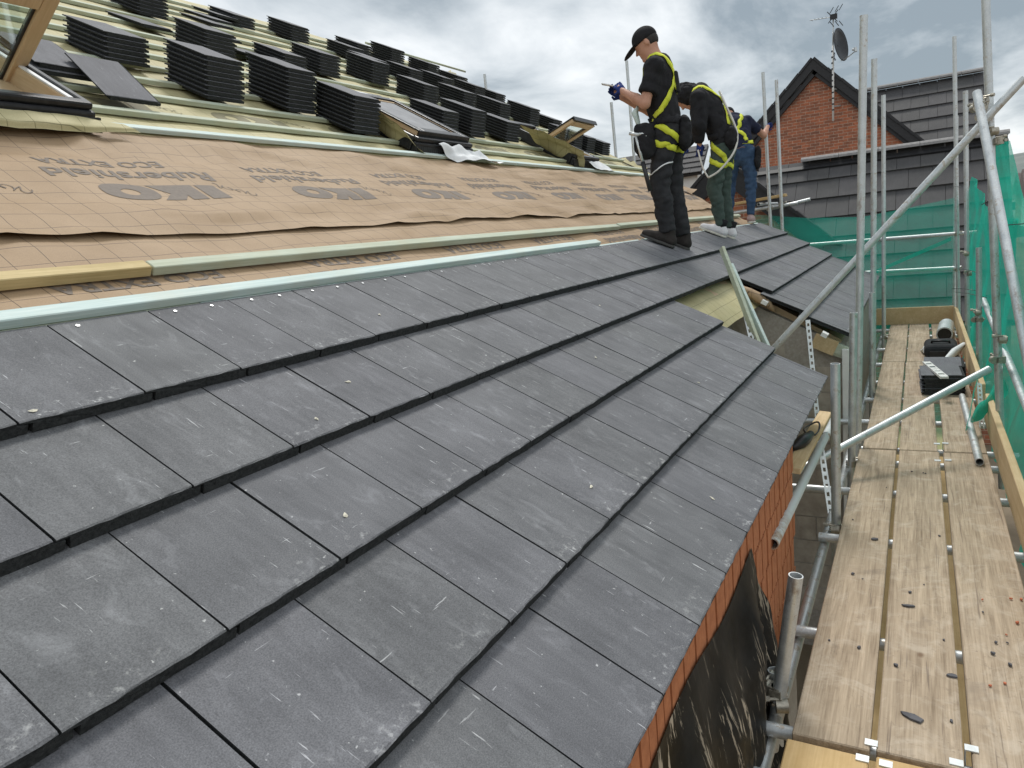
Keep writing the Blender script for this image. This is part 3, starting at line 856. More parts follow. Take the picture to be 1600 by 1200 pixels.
# ================================================================== roof windows
def roof_window(y0, t0, wd, ln, angle, label, film=False):
    root = tag(empty("roof_window", W(t0, y0 + wd / 2, -0.08)), label, "roof window")
    def part(name, mat, lo, hi, bev=0.006, mtx=ROOF, parent=root):
        m = MB(); m.box(lo, hi); return bevel(m.obj(name, mat, parent, matrix=mtx), bev, 2)
    y1, t1 = y0 + wd, t0 + ln
    a, s = -0.078, 0.06
    # outer frame: pine lining inside, black cladding outside
    part("frame_side", "pine", (y0 + 0.02, t0 + 0.02, a), (y0 + 0.055, t1 - 0.02, 0.030))
    part("frame_side", "pine", (y1 - 0.055, t0 + 0.02, a), (y1 - 0.02, t1 - 0.02, 0.030))
    part("frame_sill", "pine", (y0 + 0.056, t0 + 0.02, a), (y1 - 0.056, t0 + 0.05, 0.026))
    part("cladding", "black_metal", (y0 - 0.03, t0 + 0.005, a), (y0 + 0.018, t1, 0.046), 0.012)
    part("cladding", "black_metal", (y1 - 0.018, t0 + 0.005, a), (y1 + 0.03, t1, 0.046), 0.012)
    part("cladding", "black_metal", (y0 - 0.03, t0 - 0.055, a - 0.004), (y1 + 0.03, t0 + 0.0, 0.012), 0.014)
    part("cladding", "black_metal", (y0 - 0.02, t0 - 0.040, 0.0125), (y1 + 0.02, t0 + 0.018, 0.050), 0.012)
    part("cladding", "black_metal", (y0 - 0.03, t1 + 0.002, a), (y1 + 0.03, t1 + 0.09, 0.06), 0.012)
    part("rail_strip", "white_film", (y1 - 0.050, t0 + 0.05, 0.0305), (y1 - 0.024, t1 - 0.05, 0.040), 0.002)
    part("lining", "pine" if not film else "dark_void", (y0 + 0.056, t0 + 0.051, -0.076), (y1 - 0.056, t1 - 0.03, -0.066), 0.0)
    # pleated apron under the sill
    m = MB(); n = 60
    for i in range(n + 1):
        Y = y0 - 0.05 + (wd + 0.10) * i / n; z = 0.002 * (i % 2)
        m.v += [(Y, t0 - 0.058, -0.012 + z), (Y, t0 - 0.085 + z, -0.078)]
    m.f = [(2*i, 2*i+1, 2*i+3, 2*i+2) for i in range(n)]
    m.obj("flashing_apron", "black_plastic", root, matrix=ROOF)
    # sash turning about its middle
    hl = ln / 2 - 0.075
    piv = Matrix.Translation((0, t0 + ln / 2 - 0.03, 0.056)) @ Matrix.Rotation(-angle, 4, 'X')
    S = ROOF @ piv
    ya, yb = y0 + 0.058, y1 - 0.004
    sash = part("sash", "pine", (ya, -hl, -0.020), (ya + 0.07, hl, 0.022), 0.006, S)
    part("stile", "pine", (yb - 0.07, -hl, -0.020), (yb, hl, 0.022), 0.006, S, sash)
    part("rail", "pine", (ya + 0.071, -hl, -0.020), (yb - 0.071, -hl + 0.085, 0.022), 0.006, S, sash)
    part("rail", "pine", (ya + 0.071, hl - 0.085, -0.020), (yb - 0.071, hl, 0.022), 0.006, S, sash)
    part("gasket", "black_plastic", (ya + 0.071, -hl + 0.086, 0.0), (ya + 0.083, hl - 0.086, 0.020), 0.0, S, sash)
    part("gasket", "black_plastic", (yb - 0.083, -hl + 0.086, 0.0), (yb - 0.071, hl - 0.086, 0.020), 0.0, S, sash)
    part("sash_cladding", "black_metal", (ya - 0.012, -hl - 0.02, 0.0225), (ya + 0.06, hl + 0.01, 0.036), 0.004, S, sash)
    part("sash_cladding", "black_metal", (yb - 0.06, -hl - 0.02, 0.0225), (yb + 0.012, hl + 0.01, 0.036), 0.004, S, sash)
    part("sash_cladding", "black_metal", (ya + 0.061, -hl - 0.02, 0.0225), (yb - 0.061, -hl + 0.06, 0.036), 0.004, S, sash)
    part("sash_cladding", "black_metal", (ya + 0.061, hl - 0.06, 0.0225), (yb - 0.061, hl + 0.01, 0.036), 0.004, S, sash)
    part("sash_cladding", "black_metal", (ya - 0.012, -hl - 0.034, -0.018), (yb + 0.012, -hl - 0.0205, 0.036), 0.004, S, sash)
    part("pane", "window_glass" if not film else "film_grey", (ya + 0.084, -hl + 0.086, 0.004), (yb - 0.084, hl - 0.086, 0.014), 0.0, S, sash)
    return root
roof_window(1.40, 3.56, 0.80, 1.02, R(60), "open pine roof window with tilted sash, nearest the camera on the left")
roof_window(5.00, 3.66, 0.80, 1.05, R(0), "closed black framed roof window with white film over it, middle of the three", True)
roof_window(8.30, 3.74, 0.74, 1.00, R(52), "open pine roof window farthest away, near the far edge of the roof")

def flap(name, mat, pts, nu, nv, parent=None, amp=0.012, seed=0.0, label=None, cat=None):
    """draped sheet through a 2D net of roof-frame control points (rows of (Y, T, h))"""
    rows = len(pts); cols = len(pts[0]); m = MB()
    def L(a, b_, t): return [a[i] + (b_[i] - a[i]) * t for i in range(3)]
    for j in range(nv + 1):
        v = j / nv * (rows - 1); r0 = min(int(v), rows - 2); fv = v - r0
        for i in range(nu + 1):
            u = i / nu * (cols - 1); c0 = min(int(u), cols - 2); fu = u - c0
            su, sv = fu * fu * (3 - 2 * fu), fv * fv * (3 - 2 * fv)
            p = L(L(pts[r0][c0], pts[r0][c0+1], fu), L(pts[r0+1][c0], pts[r0+1][c0+1], fu), fv)
            z0 = L(L(pts[r0][c0], pts[r0][c0+1], su), L(pts[r0+1][c0], pts[r0+1][c0+1], su), sv)[2]
            m.v.append((p[0] + amp * fbm(p[1] * 9, seed), p[1], z0 + amp * fbm(p[0] * 8 + seed, p[1] * 8)))
    m.f = [(j*(nu+1)+i, j*(nu+1)+i+1, (j+1)*(nu+1)+i+1, (j+1)*(nu+1)+i) for j in range(nv) for i in range(nu)]
    o = m.obj(name, mat, parent, smooth=True, matrix=ROOF)
    return o
fl = flap("film_flap", "white_film", [[(5.25, 3.60, 0.02), (5.5, 3.60, 0.03), (5.9, 3.60, 0.0), (6.05, 3.66, -0.04)],
                                      [(5.3, 3.52, -0.045), (5.5, 3.50, -0.02), (5.85, 3.52, -0.03), (6.05, 3.54, -0.05)],
                                      [(5.4, 3.46, -0.06), (5.6, 3.44, -0.035), (5.95, 3.43, -0.02), (6.2, 3.46, -0.05)]], 24, 14, house, 0.03, 3.0)
fl = flap("film_flap", "white_film", [[(5.02, 4.72, 0.06), (5.3, 4.75, 0.075), (5.75, 4.72, 0.06)], [(5.0, 4.55, 0.065), (5.3, 4.52, 0.07), (5.72, 4.58, 0.065)]], 16, 8, house, 0.012, 5.0)
fl = flap("film_flap", "white_film", [[(8.6, 3.66, 0.0), (8.9, 3.66, 0.02), (9.2, 3.70, -0.02)], [(8.65, 3.52, -0.03), (9.0, 3.50, -0.03), (9.35, 3.55, -0.04)]], 18, 10, house, 0.03, 7.0)
fl = flap("underlay_flap", "membrane_olive", [[(4.80, 4.15, 0.15), (4.86, 4.15, 0.10), (4.95, 4.15, -0.03)], [(4.86, 3.85, 0.10), (4.92, 3.85, 0.03), (4.97, 3.85, -0.06)],
                                        [(4.98, 3.55, -0.02), (5.02, 3.55, -0.04), (5.1, 3.55, -0.07)]], 10, 16, house, 0.02, 1.0)
fl = flap("underlay_flap", "membrane_olive", [[(7.85, 4.35, 0.14), (8.0, 4.30, 0.08), (8.22, 4.2, -0.03)], [(8.0, 3.95, 0.17), (8.12, 3.95, 0.10), (8.25, 3.9, -0.05)],
                                        [(8.3, 3.64, 0.13), (8.4, 3.62, 0.04), (8.45, 3.6, -0.06)]], 12, 16, house, 0.02, 2.0)
fl = flap("underlay_flap", "membrane_olive", [[(1.1, 3.497, -0.006), (1.6, 3.497, -0.010), (2.1, 3.497, -0.012), (2.36, 3.50, -0.03)], [(1.1, 3.40, -0.020), (1.6, 3.40, -0.024), (2.05, 3.41, -0.030), (2.40, 3.47, -0.04)], [(1.1, 3.385, -0.050), (1.6, 3.385, -0.05), (2.05, 3.395, -0.055), (2.44, 3.46, -0.055)]], 24, 8, house, 0.01, 4.0)

# ================================================================== stacks of loose tiles on the battens
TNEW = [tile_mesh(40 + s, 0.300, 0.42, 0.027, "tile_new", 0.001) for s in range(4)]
ORD = ["topmost", "second from top", "third from top", "fourth from top", "fifth from top", "sixth from top", "seventh from top", "eighth from top", "ninth from top", "tenth from top"]
NTH = ["first", "second", "third", "fourth", "fifth", "sixth", "seventh", "eighth", "ninth", "tenth", "eleventh", "twelfth", "thirteenth", "fourteenth"]
rows = {
    "lowest row of stacks": [(4.75, 3.06, 6), (4.21, 3.40, 9), (4.20, 4.10, 10), (3.86, 4.46, 9), (4.20, 6.12, 7), (4.21, 6.66, 9), (4.23, 7.45, 7), (4.22, 9.30, 8), (4.22, 9.75, 7), (4.22, 10.35, 6)],
    "middle row of stacks": [(5.46, 4.36, 7), (5.55, 5.30, 5), (5.68, 5.90, 7), (5.80, 6.86, 8), (5.30, 7.22, 7), (5.26, 8.02, 8), (5.24, 8.9, 7), (5.22, 9.75, 8), (5.25, 10.6, 5)],
    "upper row of stacks": [(6.64, 4.55, 6), (7.30, 7.02, 6), (7.0, 7.75, 5), (7.28, 8.95, 8), (6.31, 8.20, 6), (6.30, 8.95, 6), (7.26, 9.85, 6), (6.29, 9.80, 6), (7.2, 10.6, 4), (7.27, 8.2, 6), (6.33, 7.45, 6), (7.3, 6.15, 4), (6.30, 10.45, 5)],
}
def tile_thing(mtx, label, group):
    o = new_obj("loose_roof_tile", rt.choice(TNEW), None, mtx)
    return tag(o, label, "roof tile", group)
for rname, lst in rows.items():
    order = sorted(range(len(lst)), key=lambda i: lst[i][1])
    for i, (T, Y, n) in enumerate(lst):
        nth = NTH[order.index(i)]
        sk = rt.uniform(-0.03, 0.03)
        for k in range(n):
            lev = k
            h = -0.018 + 0.029 * lev
            # stacks lie a little flatter than the roof, each tile slipped slightly upslope
            m = Matrix.Translation((Y + rt.uniform(-0.003, 0.003), T + 0.0095 * lev + rt.uniform(-0.003, 0.003), h)) \
                @ Matrix.Rotation(R(-5.0), 4, 'X') @ Matrix.Rotation(sk + rt.uniform(-0.005, 0.005), 4, 'Z')
            tile_thing(ROOF @ m, "dark tile %s in %s stack from left, %s" % (ORD[n - 1 - k], nth, rname), "stacked roof tiles")
# single tiles lying about on the battens
def place_tile(foot, axis_x, axis_y, label):
    ax = Vector(axis_x).normalized(); ay = Vector(axis_y); ay = (ay - ax * ay.dot(ax)).normalized(); az = ax.cross(ay)
    p = Vector(foot)
    m = Matrix(((ax.x, ay.x, az.x, p.x), (ax.y, ay.y, az.y, p.y), (ax.z, ay.z, az.z, p.z), (0, 0, 0, 1)))
    tile_thing(m, label, "loose single tiles")
place_tile(W(3.86, 2.50, 0.0), (0.03, 1, -0.02), (-0.30, 0.06, 0.27), "scuffed tile leaning on the battens just right of the nearest roof window")
place_tile(W(4.15, 2.30, 0.005), (0.03, 1, -0.02), (-0.30, 0.0, 0.20), "tile lying partly under the scuffed leaning tile beside the nearest window")
place_tile(W(4.17, 2.305, 0.035), (0.03, 1, -0.02), (-0.30, 0.0, 0.20), "upper tile of the pair behind the scuffed leaning tile")
for k, (T, Y, rz, h) in enumerate([(6.0, 4.15, 0.10, 0.0), (6.05, 4.9, 0.0, 0.03), (6.6, 5.3, 0.12, 0.04), (7.0, 5.6, 0.05, 0.02), (7.3, 5.9, -0.05, 0.03), (5.5, 4.95, 0.15, 0.03)]):
    m = Matrix.Translation((Y, T, h)) @ Matrix.Rotation(R(-6), 4, 'X') @ Matrix.Rotation(rz, 4, 'Z')
    tile_thing(ROOF @ m, "single dark tile lying flat on the upper battens, %s from the left" % NTH[[1, 2, 4, 5, 6, 3][k] - 1], "loose single tiles")

# ================================================================== scaffold
scaf = tag(empty("scaffold", (0.5, 6.0, GZ)), "galvanised tube scaffold alongside the eaves, with braces and couplers", "scaffold")
TR = 0.02415
def tube(name, a, b, parent=scaf, mat="galvanised", r=TR):
    a, b = Vector(a), Vector(b); d = b - a
    m = MB(); m.tube((0, 0, 0), (0, 0, d.length), r, 20, hollow=True)
    me = m.mesh(name, mat); smooth_by_angle(me, 40)
    return new_obj(name, me, parent, Matrix.Translation(a) @ d.to_track_quat('Z', 'Y').to_matrix().to_4x4())
def down(p, q, z):                       # carry a standard straight on down to height z
    p, q = Vector(p), Vector(q); t = (z - p.z) / (q.z - p.z); return p + (q - p) * t
def standard(p, q, z=GZ): return tube("standard", down(p, q, z) if z is not None else q, p)
def shift(p, dx): return (p[0] + dx, p[1], p[2])
standard((0.160, 5.35, 2.155), (0.108, 5.35, -0.573), None); tube("standard", (0.075, 5.35, GZ), (0.108, 5.35, -0.574))
standard((0.128, 7.25, 2.204), (0.112, 7.25, -0.633))
standard((0.095, 10.0, 2.245), (0.100, 10.0, -0.649))
standard((0.096, 4.0, 0.196), (0.090, 4.0, -0.631))
standard((0.110, 5.05, 0.322), (0.094, 5.05, -0.486))
standard((0.120, 6.95, 0.242), (0.118, 6.95, -0.565))
standard((0.120, 2.35, -0.205), (0.050, 2.35, -0.70), -0.9); tube("standard", (0.03, 2.41, GZ), (0.03, 2.41, -0.62))
standard((0.829, 10.9, 2.897), (0.930, 10.9, -0.429), -0.7)
standard((0.890, 9.4, 2.071), (0.958, 9.4, -0.5), -0.9)
standard((0.935, 7.6, 0.524), (0.962, 7.6, -0.6), -0.9)
standard((0.806, 5.6, 2.30), (0.960, 5.6, -0.55), -1.0)
raker = tube("raker", (0.762, 5.263, 1.575), (1.05, 3.55, -0.68))
brace = tube("brace", (1.017, 5.551, 1.645), (-0.75, 5.416, -0.299))
tube("ledger", (-0.038, 2.828, -0.322), (-0.037, 5.278, -0.457), mat="tube_rusty")
tube("brace", (-0.16, 4.44, -0.56), (0.873, 5.414, -0.127))
tube("ledger", (0.04, -0.5, -0.765), (0.05, 11.0, -0.765)); tube("ledger", (0.965, 2.6, -0.765), (0.975, 11.1, -0.765))
for y, x0 in [(1.98, 0.0), (2.21, -0.01), (2.86, 0.02), (3.83, 0.02), (4.55, -0.26), (5.12, 0.05), (5.42, 0.04), (6.15, -0.45), (6.9, 0.06), (7.6, 0.06), (8.5, 0.05), (9.4, 0.05), (10.3, 0.05), (10.9, -0.1)]:
    tube("transom", (x0, y, -0.7135), (1.04 + 0.05 * math.sin(y * 7), y + 0.01, -0.7135))
# end guard rails and their standards
tube("guard_rail", (-1.02, 11.62, 0.505), (1.12, 11.05, 0.512)); tube("guard_rail", (-0.40, 11.62, 0.04), (0.97, 11.25, 0.055))
tube("standard", (0.905, 11.3, -0.9), (0.88, 11.3, 2.0)).data.materials[0] = M["galvanised"]
tube("guard_rail", (1.03, 3.6, -0.34), (1.0, 7.9, 0.02))

def coupler_mesh():
    m = MB()
    m.tube((0, 0, -0.026), (0, 0, 0.026), 0.031, 14); m.tube((-0.026, 0.056, 0), (0.026, 0.056, 0), 0.031, 14)
    m.box((-0.026, 0.018, -0.026), (0.026, 0.042, 0.026))
    m.tube((0.034, -0.01, 0), (0.034, 0.05, 0), 0.007, 8); m.tube((0.034, -0.03, 0), (0.034, -0.01, 0), 0.013, 6)
    m.tube((0.0, 0.056, 0.034), (0.07, 0.056, 0.034), 0.007, 8); m.tube((0.05, 0.056, 0.034), (0.075, 0.056, 0.034), 0.013, 6)
    m.box((-0.036, -0.02, -0.018), (-0.028, 0.03, 0.018))
    me = m.mesh("coupler", "coupler_steel"); smooth_by_angle(me, 40); return me
CM = coupler_mesh()
def coupler(p, rz=0.0, rx=0.0, s=0.8): 
    new_obj("coupler", CM, scaf, Matrix.Translation(p) @ Matrix.Rotation(rz, 4, 'Z') @ Matrix.Rotation(rx, 4, 'X') @ Matrix.Diagonal((s, s, s, 1)))
coupler((0.858, 5.6, 1.36), R(200)); coupler((0.84, 5.57, 1.46), R(60)); coupler((0.775, 5.23, 1.51), R(-30), R(10)); coupler((0.80, 5.42, 1.50), R(120))
coupler((0.905, 5.58, 1.30), R(20)); coupler((0.94, 7.6, -0.05), R(180)); coupler((0.96, 7.6, -0.12), R(70)); coupler((0.955, 5.6, 0.04), R(180)); coupler((0.955, 5.6, -0.1), R(100))
coupler((0.93, 9.4, 0.36), R(180)); coupler((0.95, 9.4, 0.14), R(200)); coupler((0.895, 10.9, 0.51), R(0)); coupler((0.905, 10.9, 0.06), R(0))
coupler((0.052, 2.35, -0.66), R(80)); coupler((0.05, 2.37, -0.70), R(200)); coupler((-0.037, 4.75, -0.43), R(90)); coupler((0.095, 5.05, -0.70), R(0)); coupler((0.11, 6.95, -0.70), R(0)); coupler((0.105, 10.0, -0.66), R(0))
coupler((0.09, 4.0, -0.72), R(180))

# ---- boards
def board(lo, hi, mat, label, warp=0.003, group="scaffold boards"):
    x0, y0 = lo; x1, y1 = hi; m = MB(); n = 16
    for i in range(n + 1):
        Y = y0 + (y1 - y0) * i / n
        z = -0.65 + warp * fbm(Y * 0.9, x0 * 7); dx = 0.003 * fbm(Y * 1.3, x1 * 5)
        m.v += [(x0 + dx, Y, z), (x1 + dx, Y, z + warp * 0.4), (x1 + dx, Y, z - 0.037), (x0 + dx, Y, z - 0.038)]
    for i in range(n):
        a = i * 4; c = a + 4
        m.f += [(a, a+1, c+1, c), (a+1, a+2, c+2, c+1), (a+2, a+3, c+3, c+2), (a+3, a, c, c+3)]
    m.f += [(3, 2, 1, 0), (n*4, n*4+1, n*4+2, n*4+3)]
    return tag(bevel(m.obj("scaffold_board", mat), 0.004), label, "scaffold board", group)
board((0.128, 2.135), (0.352, 5.235), "board_old", "weathered near board closest to the house, left of three")
board((0.370, 2.145), (0.600, 5.240), "board_old", "weathered near board in the middle, slate shard lying on it")
board((0.624, 1.90), (0.868, 5.245), "board_old", "weathered near board on the outer side, red brick crumbs on it")
board((0.145, 5.262), (0.355, 8.35), "board_old", "far board beside the inner tubes, left one beyond the board joint")
board((0.368, 5.255), (0.592, 8.35), "board_old", "far board in the middle, just beyond the board joint")
board((0.632, 5.265), (0.868, 8.35), "board_old", "far board under the loose tube and tile stacks")
board((0.145, 8.37), (0.36, 11.02), "board_old", "farthest board on the house side, meeting the end toe board")
board((0.372, 8.37), (0.598, 11.02), "board_old", "farthest middle board, running up to the end toe board")
board((0.628, 8.37), (0.866, 11.02), "board_old", "farthest outer board, under the silver roll")
board((0.118, 0.2), (0.352, 2.105), "board_new", "fresh yellow board at the bottom edge, house side")
board((0.372, 0.2), (0.600, 2.120), "board_new", "fresh yellow board at the bottom edge, between the clips")
def toe(lo, hi, label):
    m = MB(); m.box(lo, hi)
    tag(bevel(m.obj("toe_board", "toe_timber"), 0.004), label, "toe board", "toe boards")
toe((-0.30, 11.03, -0.655), (0.885, 11.068, -0.425), "timber toe board standing across the far end of the walkway")
toe((0.888, 6.35, -0.655), (0.926, 11.02, -0.435), "long timber toe board along the netted side, beyond the green knot")
toe((0.905, 2.9, -0.66), (0.945, 6.10, -0.45), "near timber toe board along the netted side, nearest the camera")
def clip(x, y):
    m = MB(); m.box((x - 0.018, y - 0.014, -0.6485), (x + 0.018, y + 0.014, -0.6445)); m.box((x - 0.018, y - 0.014, -0.70), (x - 0.0145, y + 0.014, -0.6486))
    m.obj("board_clip", "steel_clip", scaf, matrix=WORLD)
for x, y in [(0.335, 2.09), (0.355, 2.17), (0.398, 2.09), (0.58, 2.17), (0.622, 2.25), (0.588, 5.05), (0.645, 5.07), (0.59, 5.42), (0.640, 5.44), (0.34, 1.96), (0.44, 2.0)]: clip(x, y)
# lower lift seen through the gaps
for k, (x0, x1) in enumerate([(0.16, 0.40), (0.42, 0.64), (0.66, 0.90)]):
    m = MB(); m.box((x0, -0.5, -2.52), (x1, 12.6, -2.48))
    tag(m.obj("scaffold_board", "board_new"), "board of the lower lift seen through gaps in the walkway, %s" % ["house side", "middle", "outer side"][k], "scaffold board", "lower boards")

# ---- loose things on the walkway
t_ = tube("loose_tube", (0.792, 6.72, -0.622), (0.808, 4.99, -0.622), None)
tag(t_, "loose galvanised tube lying on the outer boards, open end towards camera", "scaffold tube")
for si, (x, y, n, rz) in enumerate([(0.50, 6.86, 6, 0.03), (0.525, 7.42, 5, -0.03)]):
    for k in range(n):
        m = Matrix.Translation((x + rt.uniform(-0.008, 0.008), y + rt.uniform(-0.008, 0.008), -0.648 + 0.027 + 0.029 * k)) @ Matrix.Rotation(rz + rt.uniform(-0.02, 0.02), 4, 'Z')
        tile_thing(m, "tile on the walkway, %s in the %s stack" % (ORD[n - 1 - k], ["nearer", "farther"][si]), "tiles stacked on the walkway")
lev = tag(empty("spirit_level", (0.60, 6.85, -0.462)), "white box spirit level lying across the walkway tile stacks", "spirit level")
m = MB()
for x in (-0.03, 0.022): m.box((x, -0.28, 0), (x + 0.008, 0.52, 0.022))
for y in (-0.28, -0.12, 0.02, 0.08, 0.26, 0.42, 0.50):
    m.box((-0.022, y, 0.002), (0.022, y + (0.02 if y > 0.45 else 0.10), 0.020))
LV = Matrix.Translation((0.62, 6.92, -0.470)) @ Matrix.Rotation(R(9), 4, 'Z') @ Matrix.Rotation(R(-2), 4, 'X')
bevel(m.obj("body", "white_paint", lev, matrix=LV), 0.002)
for y in (-0.02, 0.18, 0.36):
    m = MB(); m.box((-0.020, y, 0.004), (0.020, y + 0.055, 0.012)); m.obj("vial_window", "black_plastic", lev, matrix=LV)
bag = tag(empty("tool_bag", (0.70, 8.7, -0.65)), "black tool bag on the walkway beyond the tile stacks", "tool bag")
m = MB(); m.box((0.53, 8.45, -0.648), (0.84, 8.95, -0.50)); o = m.obj("body", "cloth_charcoal", bag, matrix=WORLD); bevel(o, 0.06, 4)
m = MB(); m.box((0.58, 8.44, -0.62), (0.72, 8.449, -0.56)); bevel(m.obj("pocket", "black_plastic", bag, matrix=WORLD), 0.003)
m = MB(); m.path([(0.60, 8.62, -0.505), (0.60, 8.60, -0.48), (0.68, 8.56, -0.47), (0.76, 8.58, -0.48), (0.76, 8.62, -0.505)], 0.012, 8); m.obj("handle", "black_plastic", bag, smooth=True, matrix=WORLD)
roll = tag(empty("flashing_roll", (0.74, 10.0, -0.65)), "silver roll of flashing on the walkway near the end toe board", "flashing roll")
m = MB(); m.tube((0.74, 9.55, -0.565), (0.78, 10.25, -0.565), 0.085, 24, hollow=True); me = m.mesh("roll_body", "lead_roll"); smooth_by_angle(me); new_obj("roll_body", me, roll, WORLD)
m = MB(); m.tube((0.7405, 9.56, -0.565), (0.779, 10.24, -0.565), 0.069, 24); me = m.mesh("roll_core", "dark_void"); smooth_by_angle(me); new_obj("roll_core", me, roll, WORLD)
def rag(name, pts, r, mat, label, cat):
    m = MB(); m.path(pts, r, 10)
    me = m.mesh(name, mat, True)
    for v in me.vertices:
        q = v.co; v.co = q + Vector((fbm(q.x*30, q.y*30, q.z*30), fbm(q.y*30, q.z*30, 4), abs(fbm(q.z*30, q.x*30, 8)) * 0.6)) * 0.02
    tag(new_obj(name, me), label, cat)
rag("rag", [(0.58, 8.15, -0.625), (0.64, 8.05, -0.60), (0.72, 8.12, -0.58), (0.80, 8.3, -0.54), (0.88, 8.4, -0.48)], [0.015, 0.03, 0.022, 0.035, 0.02], "white_film", "white rag stretched from the tool bag to the toe board", "rag")
rag("rag", [(0.50, 8.95, -0.64), (0.53, 8.8, -0.62), (0.55, 8.7, -0.58), (0.54, 8.6, -0.60)], [0.01, 0.025, 0.03, 0.012], "white_film", "crumpled white rag on the left side of the tool bag", "rag")
# crumbs: slate and brick chips on the boards
def shard(p, L, wdt, rz, mat, label, th=0.006, seed=0):
    r_ = random.Random(seed); m = MB(); n = 8
    top = []
    for i in range(n):
        a = 2 * math.pi * i / n; rr = 1 + r_.uniform(-0.28, 0.22)
        top.append((math.cos(a) * L * 0.5 * rr, math.sin(a) * wdt * 0.5 * rr))
    m.v = [(x, y, th + r_.uniform(-0.001, 0.001)) for x, y in top] + [(x * 1.04, y * 1.04, 0.0) for x, y in top]
    m.f = [tuple(range(n))] + [(i, n + i, n + (i + 1) % n, (i + 1) % n) for i in range(n)] + [tuple(range(2 * n - 1, n - 1, -1))]
    tag(m.obj("debris_shard", mat, matrix=Matrix.Translation(p) @ Matrix.Rotation(rz, 4, 'Z')), label, "debris", "crumbs on the boards")
ZB = -0.6465
shard((0.465, 2.34, ZB), 0.075, 0.026, R(-25), "slate_chip", "long pointed slate shard near the bottom of the middle board", seed=1)
shard((0.445, 3.08, ZB), 0.042, 0.016, R(0), "slate_chip", "small slate sliver halfway along the middle near board", seed=2)
shard((0.585, 2.62, ZB), 0.035, 0.02, R(10), "slate_chip", "grey chip at the right edge of the middle near board", seed=3)
shard((0.29, 3.72, ZB), 0.04, 0.02, R(20), "slate_chip", "grey chip on the house-side near board", seed=4)
for k in range(34):
    x = rt.choice([rt.uniform(0.15, 0.34), rt.uniform(0.39, 0.58), rt.uniform(0.66, 0.86), rt.uniform(0.70, 0.86)])
    y = rt.uniform(2.25, 4.9) if x < 0.66 else rt.uniform(2.3, 3.3)
    red = x > 0.66 and rt.random() < 0.5
    s_ = rt.uniform(0.005, 0.012)
    shard((x, y, ZB), s_ * 1.4, s_, rt.uniform(0, 6), "brick_chip" if red else "slate_chip",
          "crumb of %s on the %s" % ("red brick" if red else "grey slate", "house-side near board" if x < 0.36 else "middle near board" if x < 0.62 else "outer near board"), s_ * 0.6, 50 + k)

# pale flakes lying on the tiles
for k, (T, Y) in enumerate([(1.43, 0.80), (1.12, 1.37), (1.23, 1.62), (0.80, 1.15), (1.52, 2.1), (0.46, 1.9), (0.15, 2.3), (0.9, 2.9), (1.2, 3.6), (0.5, 3.3)]):
    base = 1.399 if T > 1.399 else 1.0518 if T > 1.0518 else 0.7042 if T > 0.7042 else 0.3498 if T > 0.3498 else 0.0
    m = MB(); r_ = random.Random(k); n = 7
    m.v = [(math.cos(2*math.pi*i/n) * 0.009 * r_.uniform(.4, 1.5), math.sin(2*math.pi*i/n) * 0.005 * r_.uniform(.5, 1.5), 0.003 * r_.uniform(.3, 1)) for i in range(n)] + [(0, 0, 0.0), (0, 0, 0.005)]
    m.f = [(i, (i + 1) % n, n + 1) for i in range(n)] + [((i + 1) % n, i, n) for i in range(n)]
    tag(m.obj("debris_flake", "lichen", matrix=ROOF @ Matrix.Translation((Y, T, -0.0973 * (T - base) + 0.0005)) @ Matrix.Rotation(k * 1.3, 4, 'Z')), "small pale flake of mortar on the %s course of grey tiles" % {1.399: "top", 1.0518: "second", 0.7042: "third", 0.3498: "fourth", 0.0: "eaves"}[base], "debris", "pale flakes on the tiles")

# ---- timber, straps and tools around the gap in the eaves
m = MB(); m.beam((-0.055, 3.50, -0.235), (-0.045, 4.84, -0.30), 0.075, 0.03, (0.1, 0, 1)); tag(bevel(m.obj("timber_offcut", "toe_timber"), 0.003), "pale timber off-cut lying under the tile edge above the brick wall", "timber")
boot = tag(empty("power_tool", (-0.02, 4.0, -0.22)), "black hand tool with a coiled cable on the timber off-cut", "tool")
m = MB(); m.path([(-0.10, 3.80, -0.215), (-0.065, 3.88, -0.205), (-0.05, 3.98, -0.21), (-0.045, 4.02, -0.22), (-0.045, 4.10, -0.225)], [0.02, 0.034, 0.030, 0.018, 0.022], 12); m.obj("body", "black_plastic", boot, smooth=True, matrix=WORLD)
m = MB(); m.path([(-0.05 + 0.04 * math.cos(a * 0.5), 4.2 + 0.13 * math.sin(a * 0.5), -0.22 + 0.01 * math.sin(a)) for a in range(24)], 0.005, 6); m.obj("cable", "black_plastic", boot, smooth=True, matrix=WORLD)
def lean(name, a, b_, w, t, mat, label, cat):
    m = MB(); m.beam(a, b_, w, t, (0.6, -0.6, 0.5)); tag(bevel(m.obj(name, mat), 0.002), label, cat)
lean("leaning_batten", (-0.805, 5.47, 0.79), (-0.50, 5.13, 0.10), 0.025, 0.048, "batten_green", "greenish batten leaning out of the gap in the eaves, left one of two", "batten")
lean("leaning_batten", (-0.745, 5.47, 0.66), (-0.43, 5.15, 0.05), 0.022, 0.044, "batten_blue", "blue-green batten leaning in the gap, right one of two", "batten")
